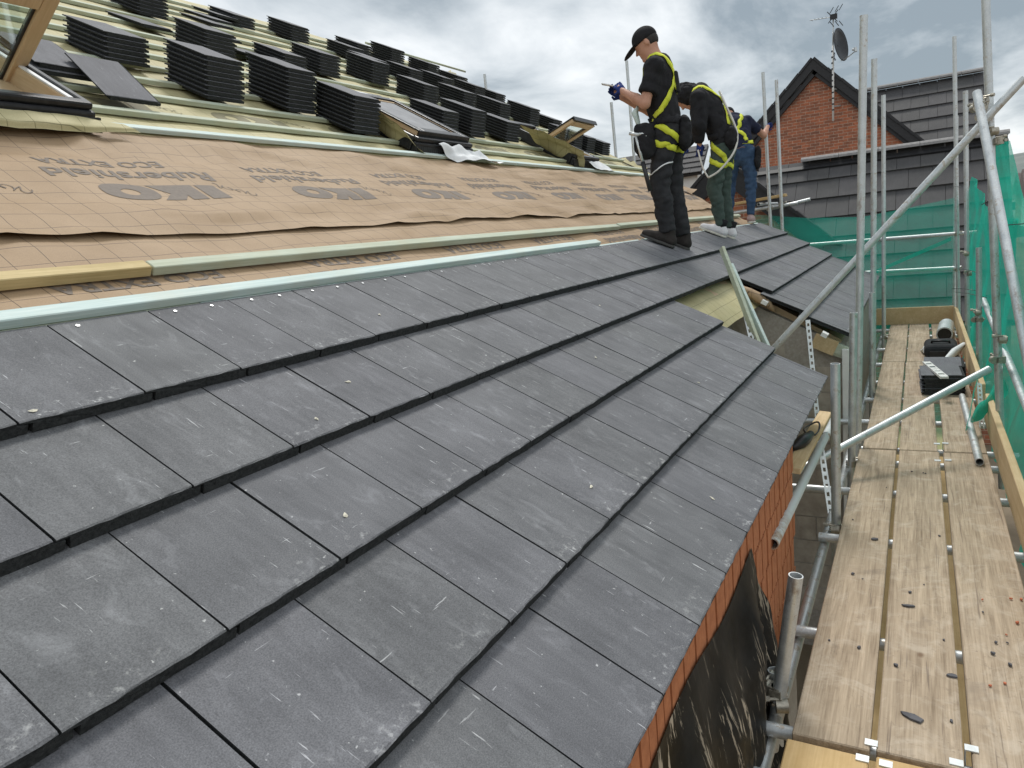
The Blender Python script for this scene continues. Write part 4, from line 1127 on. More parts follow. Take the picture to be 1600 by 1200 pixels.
def strap(a, b_, label):
    a, b_ = Vector(a), Vector(b_); d_ = b_ - a; L = d_.length; m = MB(); n = int(L / 0.05); w, t = 0.017, 0.0025
    m.box((-w, 0, -t), (-w * 0.45, L, t)); m.box((w * 0.45, 0, -t), (w, L, t))
    for i in range(n): m.box((-w * 0.45, i * L / n, -t * 0.9), (w * 0.45, i * L / n + 0.027, t * 0.9))
    y = d_.normalized(); zz = (Vector((0.3, -1, 0.3)) - y * Vector((0.3, -1, 0.3)).dot(y)).normalized(); x = y.cross(zz)
    fr = Matrix(((x.x, y.x, zz.x, a.x), (x.y, y.y, zz.y, a.y), (x.z, y.z, zz.z, a.z), (0, 0, 0, 1)))
    tag(m.obj("steel_strap", "steel_clip", matrix=fr), label, "strap", "perforated straps")
strap((-0.28, 5.95, 0.16), (-0.175, 5.66, -0.75), "perforated steel strap hanging over the block wall in the gap")
strap((-0.044, 4.567, -0.449), (0.085, 4.10, -0.95), "perforated steel strap hanging beside the short near standard")
strap((-0.69, 5.44, 0.52), (-0.55, 5.14, 0.15), "perforated steel strap beside the leaning battens")
strap((0.875, 6.22, -0.40), (0.868, 5.75, -0.62), "dark perforated strap between the two outer toe boards")

# ---- debris netting
def net(name, nu, nv, fn, label, mat="net_green"):
    m = MB()
    for j in range(nv + 1):
        for i in range(nu + 1): m.v.append(tuple(fn(i / nu, j / nv)))
    m.f = [(j*(nu+1)+i, j*(nu+1)+i+1, (j+1)*(nu+1)+i+1, (j+1)*(nu+1)+i) for j in range(nv) for i in range(nu)]
    return tag(m.obj(name, mat, smooth=True), label, "debris netting", "green debris nets")
def lerp_table(t, tab):
    for (a, va), (b_, vb) in zip(tab, tab[1:]):
        if t <= b_: return va + (vb - va) * max(0, (t - a) / (b_ - a))
    return tab[-1][1]
def end_net(u, v):
    X = -1.75 + 2.62 * u
    top = lerp_table(u, [(0, 1.03), (0.3, 0.90), (0.58, 0.84), (0.8, 0.90), (1.0, 0.97)])
    z = top + (GZ + 0.1 - top) * v
    return (X, 11.70 - 0.55 * u + 0.05 * fbm(X * 2, z * 1.5) + 0.02 * math.sin(X * 9 + z * 3), z)
net("debris_net", 40, 24, end_net, "sheer green net across the far end of the scaffold", "net_sheer")
def side_net(u, v):
    Y = 3.3 + 7.6 * u
    top = lerp_table(Y, [(3.3, 0.60), (5.3, 0.765), (5.9, 0.80), (6.5, 0.80), (7.3, 0.83), (8.25, 0.87), (9.4, 1.06), (10.4, 1.20), (10.9, 0.9)])
    z = top + (-1.1 - top) * v
    return (1.03 + 0.05 * fbm(Y * 1.7, z * 2) + 0.025 * math.sin(Y * 6 + z * 4) + 0.015 * fbm(Y * 8, z * 6), Y, z)
net("debris_net", 90, 28, side_net, "green net hanging along the outer side of the walkway")
def strip_net(u, v):
    w0 = lerp_table(v, [(0, 0.05), (0.4, 0.09), (0.7, 0.12), (1, 0.17)])
    Xc = lerp_table(v, [(0, 0.93), (0.5, 0.97), (1, 1.02)])
    z = 1.30 - 0.62 * v
    a = (u - 0.5) * 2
    return (Xc + w0 * a * 0.75, 5.66 + 0.10 * math.cos(a * 1.5) + 0.02 * fbm(u * 6, v * 5) + 0.25 * v * (u - 0.3), z + 0.01 * fbm(u * 5, v * 3))
net("debris_net", 16, 24, strip_net, "bunched strip of green net hanging from the tall outer standard")
def knot(u, v):
    ang = u * 2 * math.pi
    p = Vector((0.80, 5.62, -0.53)).lerp(Vector((1.0, 6.1, -0.42)), v)
    r = lerp_table(v, [(0, 0.015), (0.25, 0.06), (0.5, 0.04), (1, 0.08)])
    r *= 1 + 0.35 * fbm(u * 4, v * 6)
    return p + Vector((math.cos(ang) * r * 0.6, math.cos(ang) * r * 0.3, math.sin(ang) * r))
net("debris_net", 18, 16, knot, "twisted knot of green net tied above the loose tube")
def tail(u, v):
    p = Vector((0.815, 5.42, -0.16)).lerp(Vector((0.775, 5.75, -0.64)), v)
    return p + Vector((0.012 * (u - 0.5) + 0.006 * fbm(v * 5, 0), 0.05 * (u - 0.5), 0.01 * fbm(u, v * 4)))
net("debris_net", 4, 18, tail, "thin twisted tail of green net hanging from the cross tube")
def tail2(u, v):
    p = Vector((-0.15, 11.35, 0.02)).lerp(Vector((0.84, 11.1, 0.45)), v)
    return p + Vector((0.0, 0.02 * (u - .5), 0.05 * (u - 0.5)))
net("debris_net", 3, 12, tail2, "taut folded edge of green net slanting across the end rails")
ties = [((0.80, 10.5, 1.10), (0.93, 10.9, 1.10)), ((0.86, 9.4, 0.2), (1.02, 8.6, 0.2)), ((0.93, 5.5, 0.78), (1.12, 5.0, 0.78)), ((0.82, 5.55, 0.92), (0.95, 5.8, 0.97)), ((0.80, 9.4, -0.02), (1.0, 8.8, 0.01)), ((0.83, 9.4, -0.06), (0.99, 7.4, 0.10))]
for k, (a, b_) in enumerate(ties):
    m = MB(); m.path([a, Vector(a).lerp(Vector(b_), 0.5) + Vector((0, 0, 0.008)), b_], 0.003, 6); m.obj("net_tie", "black_plastic", scaf, smooth=True, matrix=WORLD)

# ---- scaffold on the far gable side
scaf2 = tag(empty("scaffold", (-1.5, 11.6, GZ)), "scaffold tubes and planks at the far gable, beside the man in jeans", "scaffold")
def tube2(name, a, b_): tube(name, a, b_, scaf2)
tube2("standard", (-1.464, 11.55, 0.0), (-1.524, 11.55, 3.042)); tube2("standard", (-1.30, 11.55, -0.4), (-1.342, 11.55, 2.90))
tube2("standard", (-3.909, 11.7, 1.4), (-3.943, 11.7, 3.074)); tube2("standard", (-3.611, 11.7, 1.8), (-3.633, 11.7, 3.654)); tube2("standard", (-6.278, 11.7, 2.9), (-6.284, 11.7, 3.97))
tube2("ledger", (-2.6, 11.62, 1.06), (-1.10, 11.62, 1.13)); tube2("ledger", (-1.55, 11.67, 1.08), (-0.93, 11.67, 1.165)); tube2("ledger", (-1.62, 11.4, 1.17), (-1.55, 12.6, 1.17))
new_obj("coupler", CM, scaf2, Matrix.Translation((-1.48, 11.58, 1.10))); new_obj("coupler", CM, scaf2, Matrix.Translation((-1.33, 11.58, 1.13)))
m = MB(); m.beam((-2.9, 11.75, 1.17), (-1.28, 11.75, 1.27), 0.22, 0.04); tag(bevel(m.obj("scaffold_board", "board_new"), 0.004), "plank on the far scaffold behind the legs of the man in jeans", "scaffold board")

# ================================================================== neighbouring houses
def slab_tile(w, L, t, mat):
    m = MB(); m.box((0.003, 0, -t), (w - 0.003, L, 0)); me = m.mesh("roof_tile", mat); return me
def tiled_plane(parent, fr, x0, x1, length, w, g_, t, name="roof", clipf=None):
    """fr: world frame, x along the eaves, y up the slope"""
    base = MB(); base.box((x0, 0, -0.16), (x1, length, -t - 0.035))
    ro = base.obj(name, "barge_black", parent, matrix=fr)
    me = slab_tile(w, g_ + 0.07, t, "tile_neighbour"); n = int(length / g_) 
    for r in range(n):
        off = (w / 2 if r % 2 else 0.0)
        k = 0
        x = x0 - off
        while x < x1 - 0.05:
            a, c = max(x, x0), min(x + w, x1)
            if c - a > 0.05 and (clipf is None or clipf((a + c) / 2, (r + 0.5) * g_)):
                mt = Matrix.Translation((a, r * g_, rt.uniform(-0.003, 0.003))) @ Matrix.Rotation(-math.atan((t + 0.004) / g_), 4, 'X') @ Matrix.Diagonal(((c - a) / w, 1, 1, 1))
                new_obj("roof_tile", me, ro, fr @ mt)
            x += w
    return ro
def face_frame(origin, p):            # slope facing -Y, pitch p
    c, s = math.cos(p), math.sin(p)
    return Matrix(((1, 0, 0, origin[0]), (0, c, -s, origin[1]), (0, s, c, origin[2]), (0, 0, 0, 1)))
def side_frame(origin, p, sgn):       # slope facing +X (sgn 1) or -X (sgn -1), eaves along Y
    c, s = math.cos(p), math.sin(p)
    if sgn > 0: return Matrix(((0, -c, s, origin[0]), (1, 0, 0, origin[1]), (0, s, c, origin[2]), (0, 0, 0, 1)))
    return Matrix(((0, c, -s, origin[0]), (-1, 0, 0, origin[1]), (0, s, c, origin[2]), (0, 0, 0, 1)))
def ridge_tiles(parent, a, b_, step=0.44, r=0.13):
    a, b_ = Vector(a), Vector(b_); d_ = b_ - a; n = max(1, int(d_.length / step))
    m = MB(); L = d_.length / n - 0.006; k = 7; vs = []
    for y in (0, L):
        for i in range(k):
            q = math.pi * i / (k - 1); vs.append((math.cos(q) * r, y, math.sin(q) * r * 0.7))
        for i in range(k):
            q = math.pi * (k - 1 - i) / (k - 1); vs.append((math.cos(q) * r * .85, y, math.sin(q) * r * 0.55))
    N = 2 * k
    m.add(vs, [(i, (i+1) % N, N + (i+1) % N, N + i) for i in range(N)] + [tuple(range(N-1, -1, -1)), tuple(range(N, 2*N))])
    me = m.mesh("ridge_tile", "ridge_grey")
    y = d_.normalized(); x = y.cross(Vector((0, 0, 1))).normalized(); z = x.cross(y)
    for i in range(n):
        p = a + d_ * (i / n)
        new_obj("ridge_tile", me, parent, Matrix(((x.x, y.x, z.x, p.x), (x.y, y.y, z.y, p.y), (x.z, y.z, z.z, p.z), (0, 0, 0, 1))))
def gable(parent, xa, za, y, half, rise, base, barge=0.22, over=0.16, depth=0.10):
    w = MB()
    w.v = [(xa - half, y, base), (xa + half, y, base), (xa + half, y, za - rise), (xa, y, za), (xa - half, y, za - rise),
           (xa - half, y + 0.2, base), (xa + half, y + 0.2, base), (xa + half, y + 0.2, za - rise), (xa, y + 0.2, za), (xa - half, y + 0.2, za - rise)]
    w.f = [(0, 1, 2, 3, 4), (9, 8, 7, 6, 5), (1, 6, 7, 2), (5, 0, 4, 9), (2, 7, 8, 3), (3, 8, 9, 4)]
    w.obj("gable_wall", "brick_far", parent, matrix=WORLD)
    for s in (-1, 1):
        b_ = MB(); e = 1.10
        ax, az = xa, za + 0.20; bx, bz = xa + s * half * e, za + 0.20 - rise * e
        d_ = Vector((bx - ax, 0, bz - az)).normalized(); n_ = Vector((-d_.z, 0, d_.x)); n_ = n_ if n_.z > 0 else -n_
        p = [Vector((ax, 0, az)), Vector((bx, 0, bz)), Vector((bx, 0, bz)) - n_ * barge, Vector((ax, 0, az - barge / max(0.3, n_.z)))]
        b_.v = [(q.x, y - over, q.z) for q in p] + [(q.x, y - over + depth, q.z) for q in p]
        b_.f = [(0, 1, 2, 3), (7, 6, 5, 4), (0, 4, 5, 1), (1, 5, 6, 2), (2, 6, 7, 3), (3, 7, 4, 0)]
        b_.obj("bargeboard", "barge_black", parent, matrix=WORLD)
        # stepped dry-verge caps along the top edge
        L = math.hypot(bx - ax, bz - az); n = int(L / 0.40)
        m = MB(); m.box((0, 0, 0), (L / n * 0.99, 0.16, 0.055)); me = m.mesh("verge_cap", "barge_black")
        for i in range(n):
            q = Vector((ax, y - over - 0.03, az)) + d_ * (L * i / n) + n_ * 0.002
            yv = Vector((0, 1, 0))
            mt = Matrix(((d_.x, yv.x, n_.x, q.x), (d_.y, yv.y, n_.y, q.y), (d_.z, yv.z, n_.z, q.z), (0, 0, 0, 1)))
            new_obj("verge_cap", me, parent, mt @ Matrix.Rotation(R(1.6), 4, 'Y'))
nb = tag(empty("neighbour_house", (-1.8, 21.0, GZ)), "brick house with a tall gable, aerial and grey tiled main roof", "house")
gable(nb, -1.83, 4.45, 20.3, 3.1, 3.05, GZ, 0.17)
tiled_plane(nb, side_frame((1.6, 20.2, 1.15), R(44.5), 1), 0, 4.0, 4.75, 0.40, 0.42, 0.03)
tiled_plane(nb, side_frame((-5.2, 24.2, 1.15), R(44.5), -1), 0, 4.0, 4.75, 0.40, 0.42, 0.03)
tiled_plane(nb, face_frame((0, 19.9, 1.35), R(45)), -0.9, 1.86, 3.70, 0.39, 0.46, 0.03)
ridge_tiles(nb, (-1.0, 22.52, 3.99), (1.86, 22.52, 3.99))
m = MB(); m.box((-4.9, 20.51, GZ), (1.30, 24.0, 1.3)); m.obj("house_wall", "brick_far", nb, matrix=WORLD)
# aerial mast, aerial and dish on the gable
ant = tag(empty("tv_aerial", (-1.38, 20.1, 3.1)), "television aerial on a striped mast fixed to the brick gable", "aerial")
m = MB(); m.tube((-1.385, 20.08, 3.11), (-1.365, 20.08, 4.85), 0.025, 10); m.obj("mast", "white_paint", ant, smooth=True, matrix=WORLD)
m = MB(); m.tube((-1.365, 20.08, 4.85), (-1.35, 20.08, 5.50), 0.016, 8); m.obj("mast_top", "galvanised", ant, smooth=True, matrix=WORLD)
for k in range(11):
    z = 3.35 + k * 0.135; m = MB(); m.tube((-1.382, 20.08, z), (-1.38, 20.08, z + 0.035), 0.028, 10); m.obj("mast_band", "black_plastic", ant, matrix=WORLD)
for z in (3.45, 3.85):
    m = MB(); m.beam((-1.38, 20.10, z), (-1.24, 20.29, z + 0.02), 0.03, 0.03); m.obj("wall_bracket", "galvanised", ant, matrix=WORLD)
m = MB(); c = Vector((-1.36, 20.05, 5.48)); m.tube(c + Vector((-0.50, -0.1, 0.02)), c + Vector((0.08, 0.02, 0)), 0.009, 6)
for dx in (-0.46, -0.38, -0.30, -0.22, -0.14): m.tube(c + Vector((dx, -0.18 + dx * .1, 0.0)), c + Vector((dx, 0.12, 0.04)), 0.005, 6)
m.obj("boom", "galvanised", ant, matrix=WORLD)
m = MB()
for s in (-1, 1):
    for dx, dz, L in ((-0.06, 0.24, 0.0), (0.05, 0.26, 0.0), (0.14, 0.30, 0.0)):
        p = c + Vector((dx, 0, s * dz * 0.4)); m.tube(p, p + Vector((0.08, 0, s * dz * 0.7 * -0.0 + s * 0.12)), 0.009, 6)
m.box(c - Vector((0.06, 0.03, 0.05)), c + Vector((0.10, 0.03, 0.06))); m.tube(c + Vector((-.1, 0, -0.12)), c + Vector((0.12, 0, 0.14)), 0.01, 6); m.tube(c + Vector((-.12, 0, 0.14)), c + Vector((0.10, 0, -0.12)), 0.01, 6)
m.obj("reflector", "black_metal", ant, matrix=WORLD)
dish = tag(empty("satellite_dish", (-1.25, 20.0, 4.75)), "dark mesh satellite dish turned sideways on the aerial mast", "satellite dish")
m = MB(); nr, na = 7, 28
for r_ in range(nr + 1):
    rr = r_ / nr
    for a in range(na):
        q = 2 * math.pi * a / na; m.v.append((0.085 * rr * rr, math.cos(q) * rr * 0.33, math.sin(q) * rr * 0.39))
m.f = [(r_*na+a, r_*na+(a+1) % na, (r_+1)*na+(a+1) % na, (r_+1)*na+a) for r_ in range(nr) for a in range(na)]
DM = Matrix.Translation((-1.26, 20.0, 4.80)) @ Matrix.Rotation(R(-22), 4, 'Z') @ Matrix.Rotation(R(-8), 4, 'Y')
me = m.mesh("reflector_bowl", "black_metal", True); o = new_obj("reflector_bowl", me, dish, DM); sd = o.modifiers.new("solid", 'SOLIDIFY'); sd.thickness = 0.012
m = MB(); m.path([(0.03, 0, -0.36), (0.22, 0, -0.34), (0.40, 0, -0.28)], 0.012, 8); m.tube((0.40, 0, -0.30), (0.40, 0, -0.20), 0.035, 10); m.tube((0.40, 0, -0.25), (0.34, 0, -0.22), 0.03, 10); m.obj("feed_arm", "galvanised", dish, matrix=DM)
m = MB(); m.path([(-0.02 + 0.02 * math.sin(a), 0.03, -0.05 + 0.09 * math.cos(a * .45)) for a in range(15)], 0.008, 6); m.obj("cable_loop", "black_plastic", dish, matrix=DM @ Matrix.Translation((-0.1, 0, -0.15)))

nb2 = tag(empty("garage_block", (0.0, 14.5, GZ)), "low building with wide grey tiled roof in front of the brick gable", "building")
tiled_plane(nb2, face_frame((0, 12.72, -0.88), R(48)), -2.3, 1.78, 3.76, 0.372, 0.47, 0.032)
ridge_tiles(nb2, (-1.5, 15.22, 1.93), (1.80, 15.22, 1.93), 0.62, 0.12)
m = MB(); m.box((-2.2, 12.95, GZ), (1.70, 17.3, -0.9)); m.obj("house_wall", "brick_far", nb2, matrix=WORLD)
tiled_plane(nb2, Matrix(((-1, 0, 0, 0), (0, -math.cos(R(48)), math.sin(R(48)), 17.72), (0, math.sin(R(48)), math.cos(R(48)), -0.88), (0, 0, 0, 1))), -1.78, 2.3, 3.74, 0.372, 0.47, 0.032)
nb3 = tag(empty("gabled_porch", (-2.7, 14.5, GZ)), "small brick gable with black bargeboards behind the two far workers", "porch")
gable(nb3, -2.72, 1.92, 14.0, 2.0, 1.80, GZ, 0.30, 0.12, 0.12)
tiled_plane(nb3, side_frame((-0.62, 13.9, 0.21), R(42), 1), 0, 3.2, 2.86, 0.37, 0.40, 0.03)
tiled_plane(nb3, side_frame((-4.82, 17.1, 0.21), R(42), -1), 0, 3.2, 2.86, 0.37, 0.40, 0.03)
nb4 = tag(empty("far_house", (-7.5, 27.0, GZ)), "white rendered house with slate roof seen between the workers", "house")
tiled_plane(nb4, face_frame((0, 25.6, 2.75), R(40)), -10.5, -6.1, 1.55, 0.5, 0.30, 0.03)
m = MB(); m.box((-10.3, 25.9, GZ), (-6.3, 30, 2.72)); m.obj("house_wall", "render_white", nb4, matrix=WORLD)
for k, (x, y, wd, hw, zt, mat) in enumerate([(7.2, 62, 6.0, 5.0, 0.4, "render_white"), (9.0, 84, 7.0, 6, 0.6, "brick_far"), (18.0, 120, 9.0, 7, 1.2, "render_white"), (11.0, 130, 9, 8, -0.2, "render_white")]):
    h_ = tag(empty("distant_house", (x + wd / 2, y, GZ)), ["white gabled house nearest beyond the net at the right edge", "brown distant house behind the white one, right edge", "farthest white house at the right edge of the view", "low pale house among the far houses, right edge"][k], "house")
    m = MB(); m.box((x, y, GZ), (x + wd, y + hw, zt)); m.obj("house_wall", mat, h_, matrix=WORLD)
    m = MB(); m.v = [(x - .3, y - .3, zt), (x + wd + .3, y - .3, zt), (x + wd + .3, y + hw + .3, zt), (x - .3, y + hw + .3, zt), (x - .3, y + hw / 2, zt + 2.0), (x + wd + .3, y + hw / 2, zt + 2.0)]
    m.f = [(0, 1, 5, 4), (2, 3, 4, 5), (0, 4, 3), (1, 2, 5), (3, 2, 1, 0)]; m.obj("roof", "roof_far", h_, matrix=WORLD)
    for i in range(2):
        m = MB(); m.box((x + 0.8 + i * wd * 0.45, y - 0.03, zt - 1.6), (x + 1.9 + i * wd * 0.45, y - 0.003, zt - 0.5)); m.obj("window", "black_metal", h_, matrix=WORLD)
car = tag(empty("parked_car", (14.3, 138, GZ)), "small red parked car far off at the right edge", "car")
m = MB(); prof = [(-2, .3), (-2, .75), (-1.3, .95), (-.6, 1.42), (.7, 1.42), (1.3, .98), (2, .85), (2, .3)]
m.v = [(14.3 + x, 138 - .8, GZ + z) for x, z in prof] + [(14.3 + x, 138 + .8, GZ + z) for x, z in prof]; n = len(prof)
m.f = [tuple(range(n)), tuple(range(2*n-1, n-1, -1))] + [(i, n+i, n+(i+1) % n, (i+1) % n) for i in range(n)]
bevel(m.obj("body", "car_red", car, matrix=WORLD), 0.08, 2)
for x in (-1.25, 1.25):
    for y in (-.82, .82): m = MB(); m.tube((14.3 + x, 138 + y - .1, GZ + .32), (14.3 + x, 138 + y + .1, GZ + .32), .32, 14); m.obj("wheel", "black_plastic", car, matrix=WORLD)
m = MB(); m.box((13.75, 137.19, GZ + 1.0), (14.95, 137.195, GZ + 1.34)); m.obj("window", "black_metal", car, matrix=WORLD)

# ================================================================== people
class SDF:
    def __init__(self, lo, hi, h):
        self.lo = np.array(lo, float); self.h = h
        self.n = np.ceil((np.array(hi) - self.lo) / h).astype(int) + 1
        self.D = np.full(self.n, 1.0, np.float32)
        self.ax = [self.lo[i] + h * np.arange(self.n[i]) for i in range(3)]
    def _sub(self, lo, hi):
        a = np.clip(np.floor((np.array(lo) - self.lo) / self.h).astype(int), 0, self.n - 1)
        b = np.clip(np.ceil((np.array(hi) - self.lo) / self.h).astype(int) + 1, 1, self.n)
        sl = tuple(slice(a[i], max(b[i], a[i] + 1)) for i in range(3))
        P = np.meshgrid(*[self.ax[i][sl[i]] for i in range(3)], indexing='ij')
        return sl, np.stack(P, -1)
    def _merge(self, sl, d, k):
        o = self.D[sl]
        if k > 0:
            t = np.clip(0.5 + 0.5 * (o - d) / k, 0, 1)
            self.D[sl] = o * (1 - t) + d * t - k * t * (1 - t)
        else: self.D[sl] = np.minimum(o, d)
    def cap(self, a, b, ra, rb, k=0.03, flat=None, cut=False, cuta=False):
        a, b = np.array(a, float), np.array(b, float); r = max(ra, rb)
        sl, P = self._sub(np.minimum(a, b) - r - 0.08, np.maximum(a, b) + r + 0.08)
        Q = P - a
        d = b - a
        if flat is not None:
            n, f = np.array(flat[0], float), flat[1]; n = n / np.linalg.norm(n)
            Q = Q + (Q @ n)[..., None] * n * (f - 1); d = d + (d @ n) * n * (f - 1)
        L = max(d @ d, 1e-9)
        t = np.clip((Q @ d) / L, 0, 1)
        dist = np.linalg.norm(Q - t[..., None] * d, axis=-1) - (ra + (rb - ra) * t)
        if flat is not None: dist = dist / math.sqrt(flat[1])
        u = (b - a) / max(np.linalg.norm(b - a), 1e-9)
        if cut: dist = np.maximum(dist, (P - b) @ u)
        if cuta: dist = np.maximum(dist, (a - P) @ u)
        self._merge(sl, dist, k)
    def ell(self, c, r, rot=None, k=0.03, cuts=()):
        c, r = np.array(c, float), np.array(r, float); m = r.max() + 0.06
        sl, P = self._sub(c - m, c + m)
        Q = P - c
        if rot is not None: Q = Q @ np.array(rot)[:3, :3]
        q = np.linalg.norm(Q / r, axis=-1); q2 = np.linalg.norm(Q / (r * r), axis=-1)
        d = q * (q - 1) / np.maximum(q2, 1e-6)
        for (n, off) in cuts: d = np.maximum(d, Q @ np.array(n) - off)
        self._merge(sl, d, k)
    def cutplane(self, p, n):
        P = np.meshgrid(*self.ax, indexing='ij'); n = np.array(n, float); n /= np.linalg.norm(n)
        self.D = np.maximum(self.D, (sum((P[i] - p[i]) * n[i] for i in range(3))).astype(np.float32))
    def mesh(self):
        v = self.D; h = self.h
        s = v < 0
        nx, ny, nz = v.shape
        cnt = np.zeros((nx-1, ny-1, nz-1), np.int8); 
        for i in (0, 1):
            for j in (0, 1):
                for k in (0, 1): cnt += s[i:nx-1+i, j:ny-1+j, k:nz-1+k]
        mask = (cnt > 0) & (cnt < 8)
        idx = -np.ones(mask.shape, np.int64); cells = np.argwhere(mask); idx[mask] = np.arange(len(cells))
        acc = np.zeros((len(cells), 3)); num = np.zeros(len(cells))
        co = [(i, j, k) for i in (0, 1) for j in (0, 1) for k in (0, 1)]
        for a in co:
            for ax in range(3):
                if a[ax]: continue
                b = list(a); b[ax] = 1
                va = v[cells[:,0]+a[0], cells[:,1]+a[1], cells[:,2]+a[2]]; vb = v[cells[:,0]+b[0], cells[:,1]+b[1], cells[:,2]+b[2]]
                cr = (va < 0) != (vb < 0)
                t = np.where(cr, va / np.where(cr, va - vb, 1), 0)
                p = np.array(a, float)[None].repeat(len(cells), 0); p[:, ax] += t
                acc[cr] += p[cr]; num[cr] += 1
        pos = (cells + acc / num[:, None]) * h + self.lo
        faces = []
        for ax in range(3):
            o1, o2 = (ax + 1) % 3, (ax + 2) % 3
            sa = [slice(None)] * 3; sb = [slice(None)] * 3
            sa[ax] = slice(0, -1); sb[ax] = slice(1, None)
            A, B = s[tuple(sa)], s[tuple(sb)]
            e = np.argwhere(A != B)
            e = e[(e[:, o1] > 0) & (e[:, o2] > 0) & (e[:, o1] < v.shape[o1]-1) & (e[:, o2] < v.shape[o2]-1)]
            if not len(e): continue
            def cell(d1, d2):
                q = e.copy(); q[:, o1] -= d1; q[:, o2] -= d2; return idx[q[:,0], q[:,1], q[:,2]]
            quad = np.stack([cell(1, 1), cell(0, 1), cell(0, 0), cell(1, 0)], 1)
            ins = A[e[:,0], e[:,1], e[:,2]]
            quad[~ins] = quad[~ins][:, ::-1]
            faces.append(quad)
        f = np.concatenate(faces); f = f[(f >= 0).all(1)]
        return pos, f
def sdf_obj(name, sd, mat, parent, fold=0.0, fscale=9.0, seed=0.0, fstretch=(1, 1, 1)):
    pos, f = sd.mesh()
    me = bpy.data.meshes.new(name); me.from_pydata(pos.tolist(), [], f.tolist()); me.update()
    bm = bmesh.new(); bm.from_mesh(me)
    for _ in range(2): bmesh.ops.smooth_vert(bm, verts=bm.verts, factor=0.5, use_axis_x=True, use_axis_y=True, use_axis_z=True)
    if fold:
        bm.normal_update()
        for v in bm.verts:
            c = v.co
            q = (c.x * fscale * fstretch[0] + seed, c.y * fscale * fstretch[1], c.z * fscale * fstretch[2])
            n_ = abs(noise.noise(q)) * 1.7 - 0.22 + (abs(noise.noise((q[0] * 2.1, q[1] * 2.1, q[2] * 1.6 + 5))) - 0.25) * 0.9
            v.co = c + v.normal * fold * n_
    bm.to_mesh(me); bm.free()
    me.materials.append(M[mat]); me.polygons.foreach_set("use_smooth", [True] * len(me.polygons))
    return new_obj(name, me, parent)
def bvh_of(objs):
    vs, fs = [], []
    for o in objs:
        n = len(vs); vs += [v.co.copy() for v in o.data.vertices]; fs += [tuple(i + n for i in p.vertices) for p in o.data.polygons]
    return BVHTree.FromPolygons(vs, fs)
def spline(pts, n):
    P = [Vector(p) for p in pts]; P = [P[0]*2 - P[1]] + P + [P[-1]*2 - P[-2]]; out = []
    seg = len(P) - 3
    for i in range(n + 1):
        t = i / n * seg; k = min(int(t), seg - 1); t -= k; a, b, c, d_ = P[k:k+4]
        out.append(0.5 * ((2*b) + (c - a)*t + (2*a - 5*b + 4*c - d_)*t*t + (3*b - a - 3*c + d_)*t**3))
    return out
def ribbon(name, bvh, pts, w, mat, parent, off=0.006, n=36):
    L, Rr, N = [], [], []
    C = []
    for p in spline(pts, n):
        q = bvh.find_nearest(p); C.append((q[0], q[1]))
    for i, (p, nn) in enumerate(C):
        t = (C[min(i+1, n)][0] - C[max(i-1, 0)][0])
        t = t.normalized() if t.length > 1e-6 else Vector((0, 0, 1))
        s = nn.cross(t).normalized()
        for side, lst in ((1, L), (-1, Rr)):
            e = p + s * (w / 2 * side); q = bvh.find_nearest(e)
            lst.append(q[0] + q[1] * off)
        N.append(nn)
    m = MB()
    for i in range(n + 1):
        m.v += [L[i], Rr[i], Rr[i] + N[i] * 0.0035, L[i] + N[i] * 0.0035]
    m.v = [tuple(q) for q in m.v]
    for i in range(n):
        a = 4*i; c = a + 4
        m.f += [(a, c, c+1, a+1), (a+1, c+1, c+2, a+2), (a+2, c+2, c+3, a+3), (a+3, c+3, c, a)]
    m.f += [(0, 1, 2, 3), (4*n+3, 4*n+2, 4*n+1, 4*n)]
    return m.obj(name, mat, parent, smooth=True)

def lerp(a, b, t): return tuple(a[i] + (b[i] - a[i]) * t for i in range(3))
def make_hand(name, parent, wrist, knuck, palm_n, mat, curl=0.9, thumb_side=1):
    """gloved hand: palm from wrist to knuckles, four fingers curling towards palm_n, thumb on one side"""
    w, kn = Vector(wrist), Vector(knuck); d_ = (kn - w).normalized(); n_ = Vector(palm_n); n_ = (n_ - d_ * n_.dot(d_)).normalized(); s_ = d_.cross(n_)
    c = (w + kn) / 2
    sd = SDF(np.array(c) - 0.17, np.array(c) + 0.17, 0.0045)
    sd.cap(w, w + d_ * 0.05, 0.029, 0.032, 0.01, (n_, 1.35))
    for q in (-0.024, -0.008, 0.008, 0.024): sd.cap(w + d_ * 0.03 + s_ * q * 0.6, w + d_ * 0.088 + s_ * q, 0.016, 0.0125, 0.008)
    for i, (q, L) in enumerate(((-0.028, 0.062), (-0.0095, 0.074), (0.0095, 0.078), (0.028, 0.070))):
        p = w + d_ * 0.09 + s_ * q; ang = 0.25
        for seg, fr in enumerate((0.45, 0.32, 0.23)):
            dd = d_ * math.cos(ang) + n_ * math.sin(ang) + s_ * (q * 1.2 * (1 - seg * 0.4))
            p2 = p + dd.normalized() * L * fr; sd.cap(p, p2, 0.0098 - 0.0008 * seg, 0.0092 - 0.0008 * seg, 0.003); p = p2; ang += curl * (1.0 if seg == 0 else 0.8)
    t0 = w + d_ * 0.028 + s_ * 0.026 * thumb_side; t1 = t0 + (d_ * 0.6 + s_ * thumb_side * 0.65 + n_ * 0.45).normalized() * 0.042; t2 = t1 + (d_ * 0.75 + n_ * 0.65).normalized() * 0.034
    sd.cap(t0, t1, 0.0135, 0.0115, 0.008); sd.cap(t1, t2, 0.011, 0.0095, 0.004)
    return sdf_obj(name, sd, mat, parent)

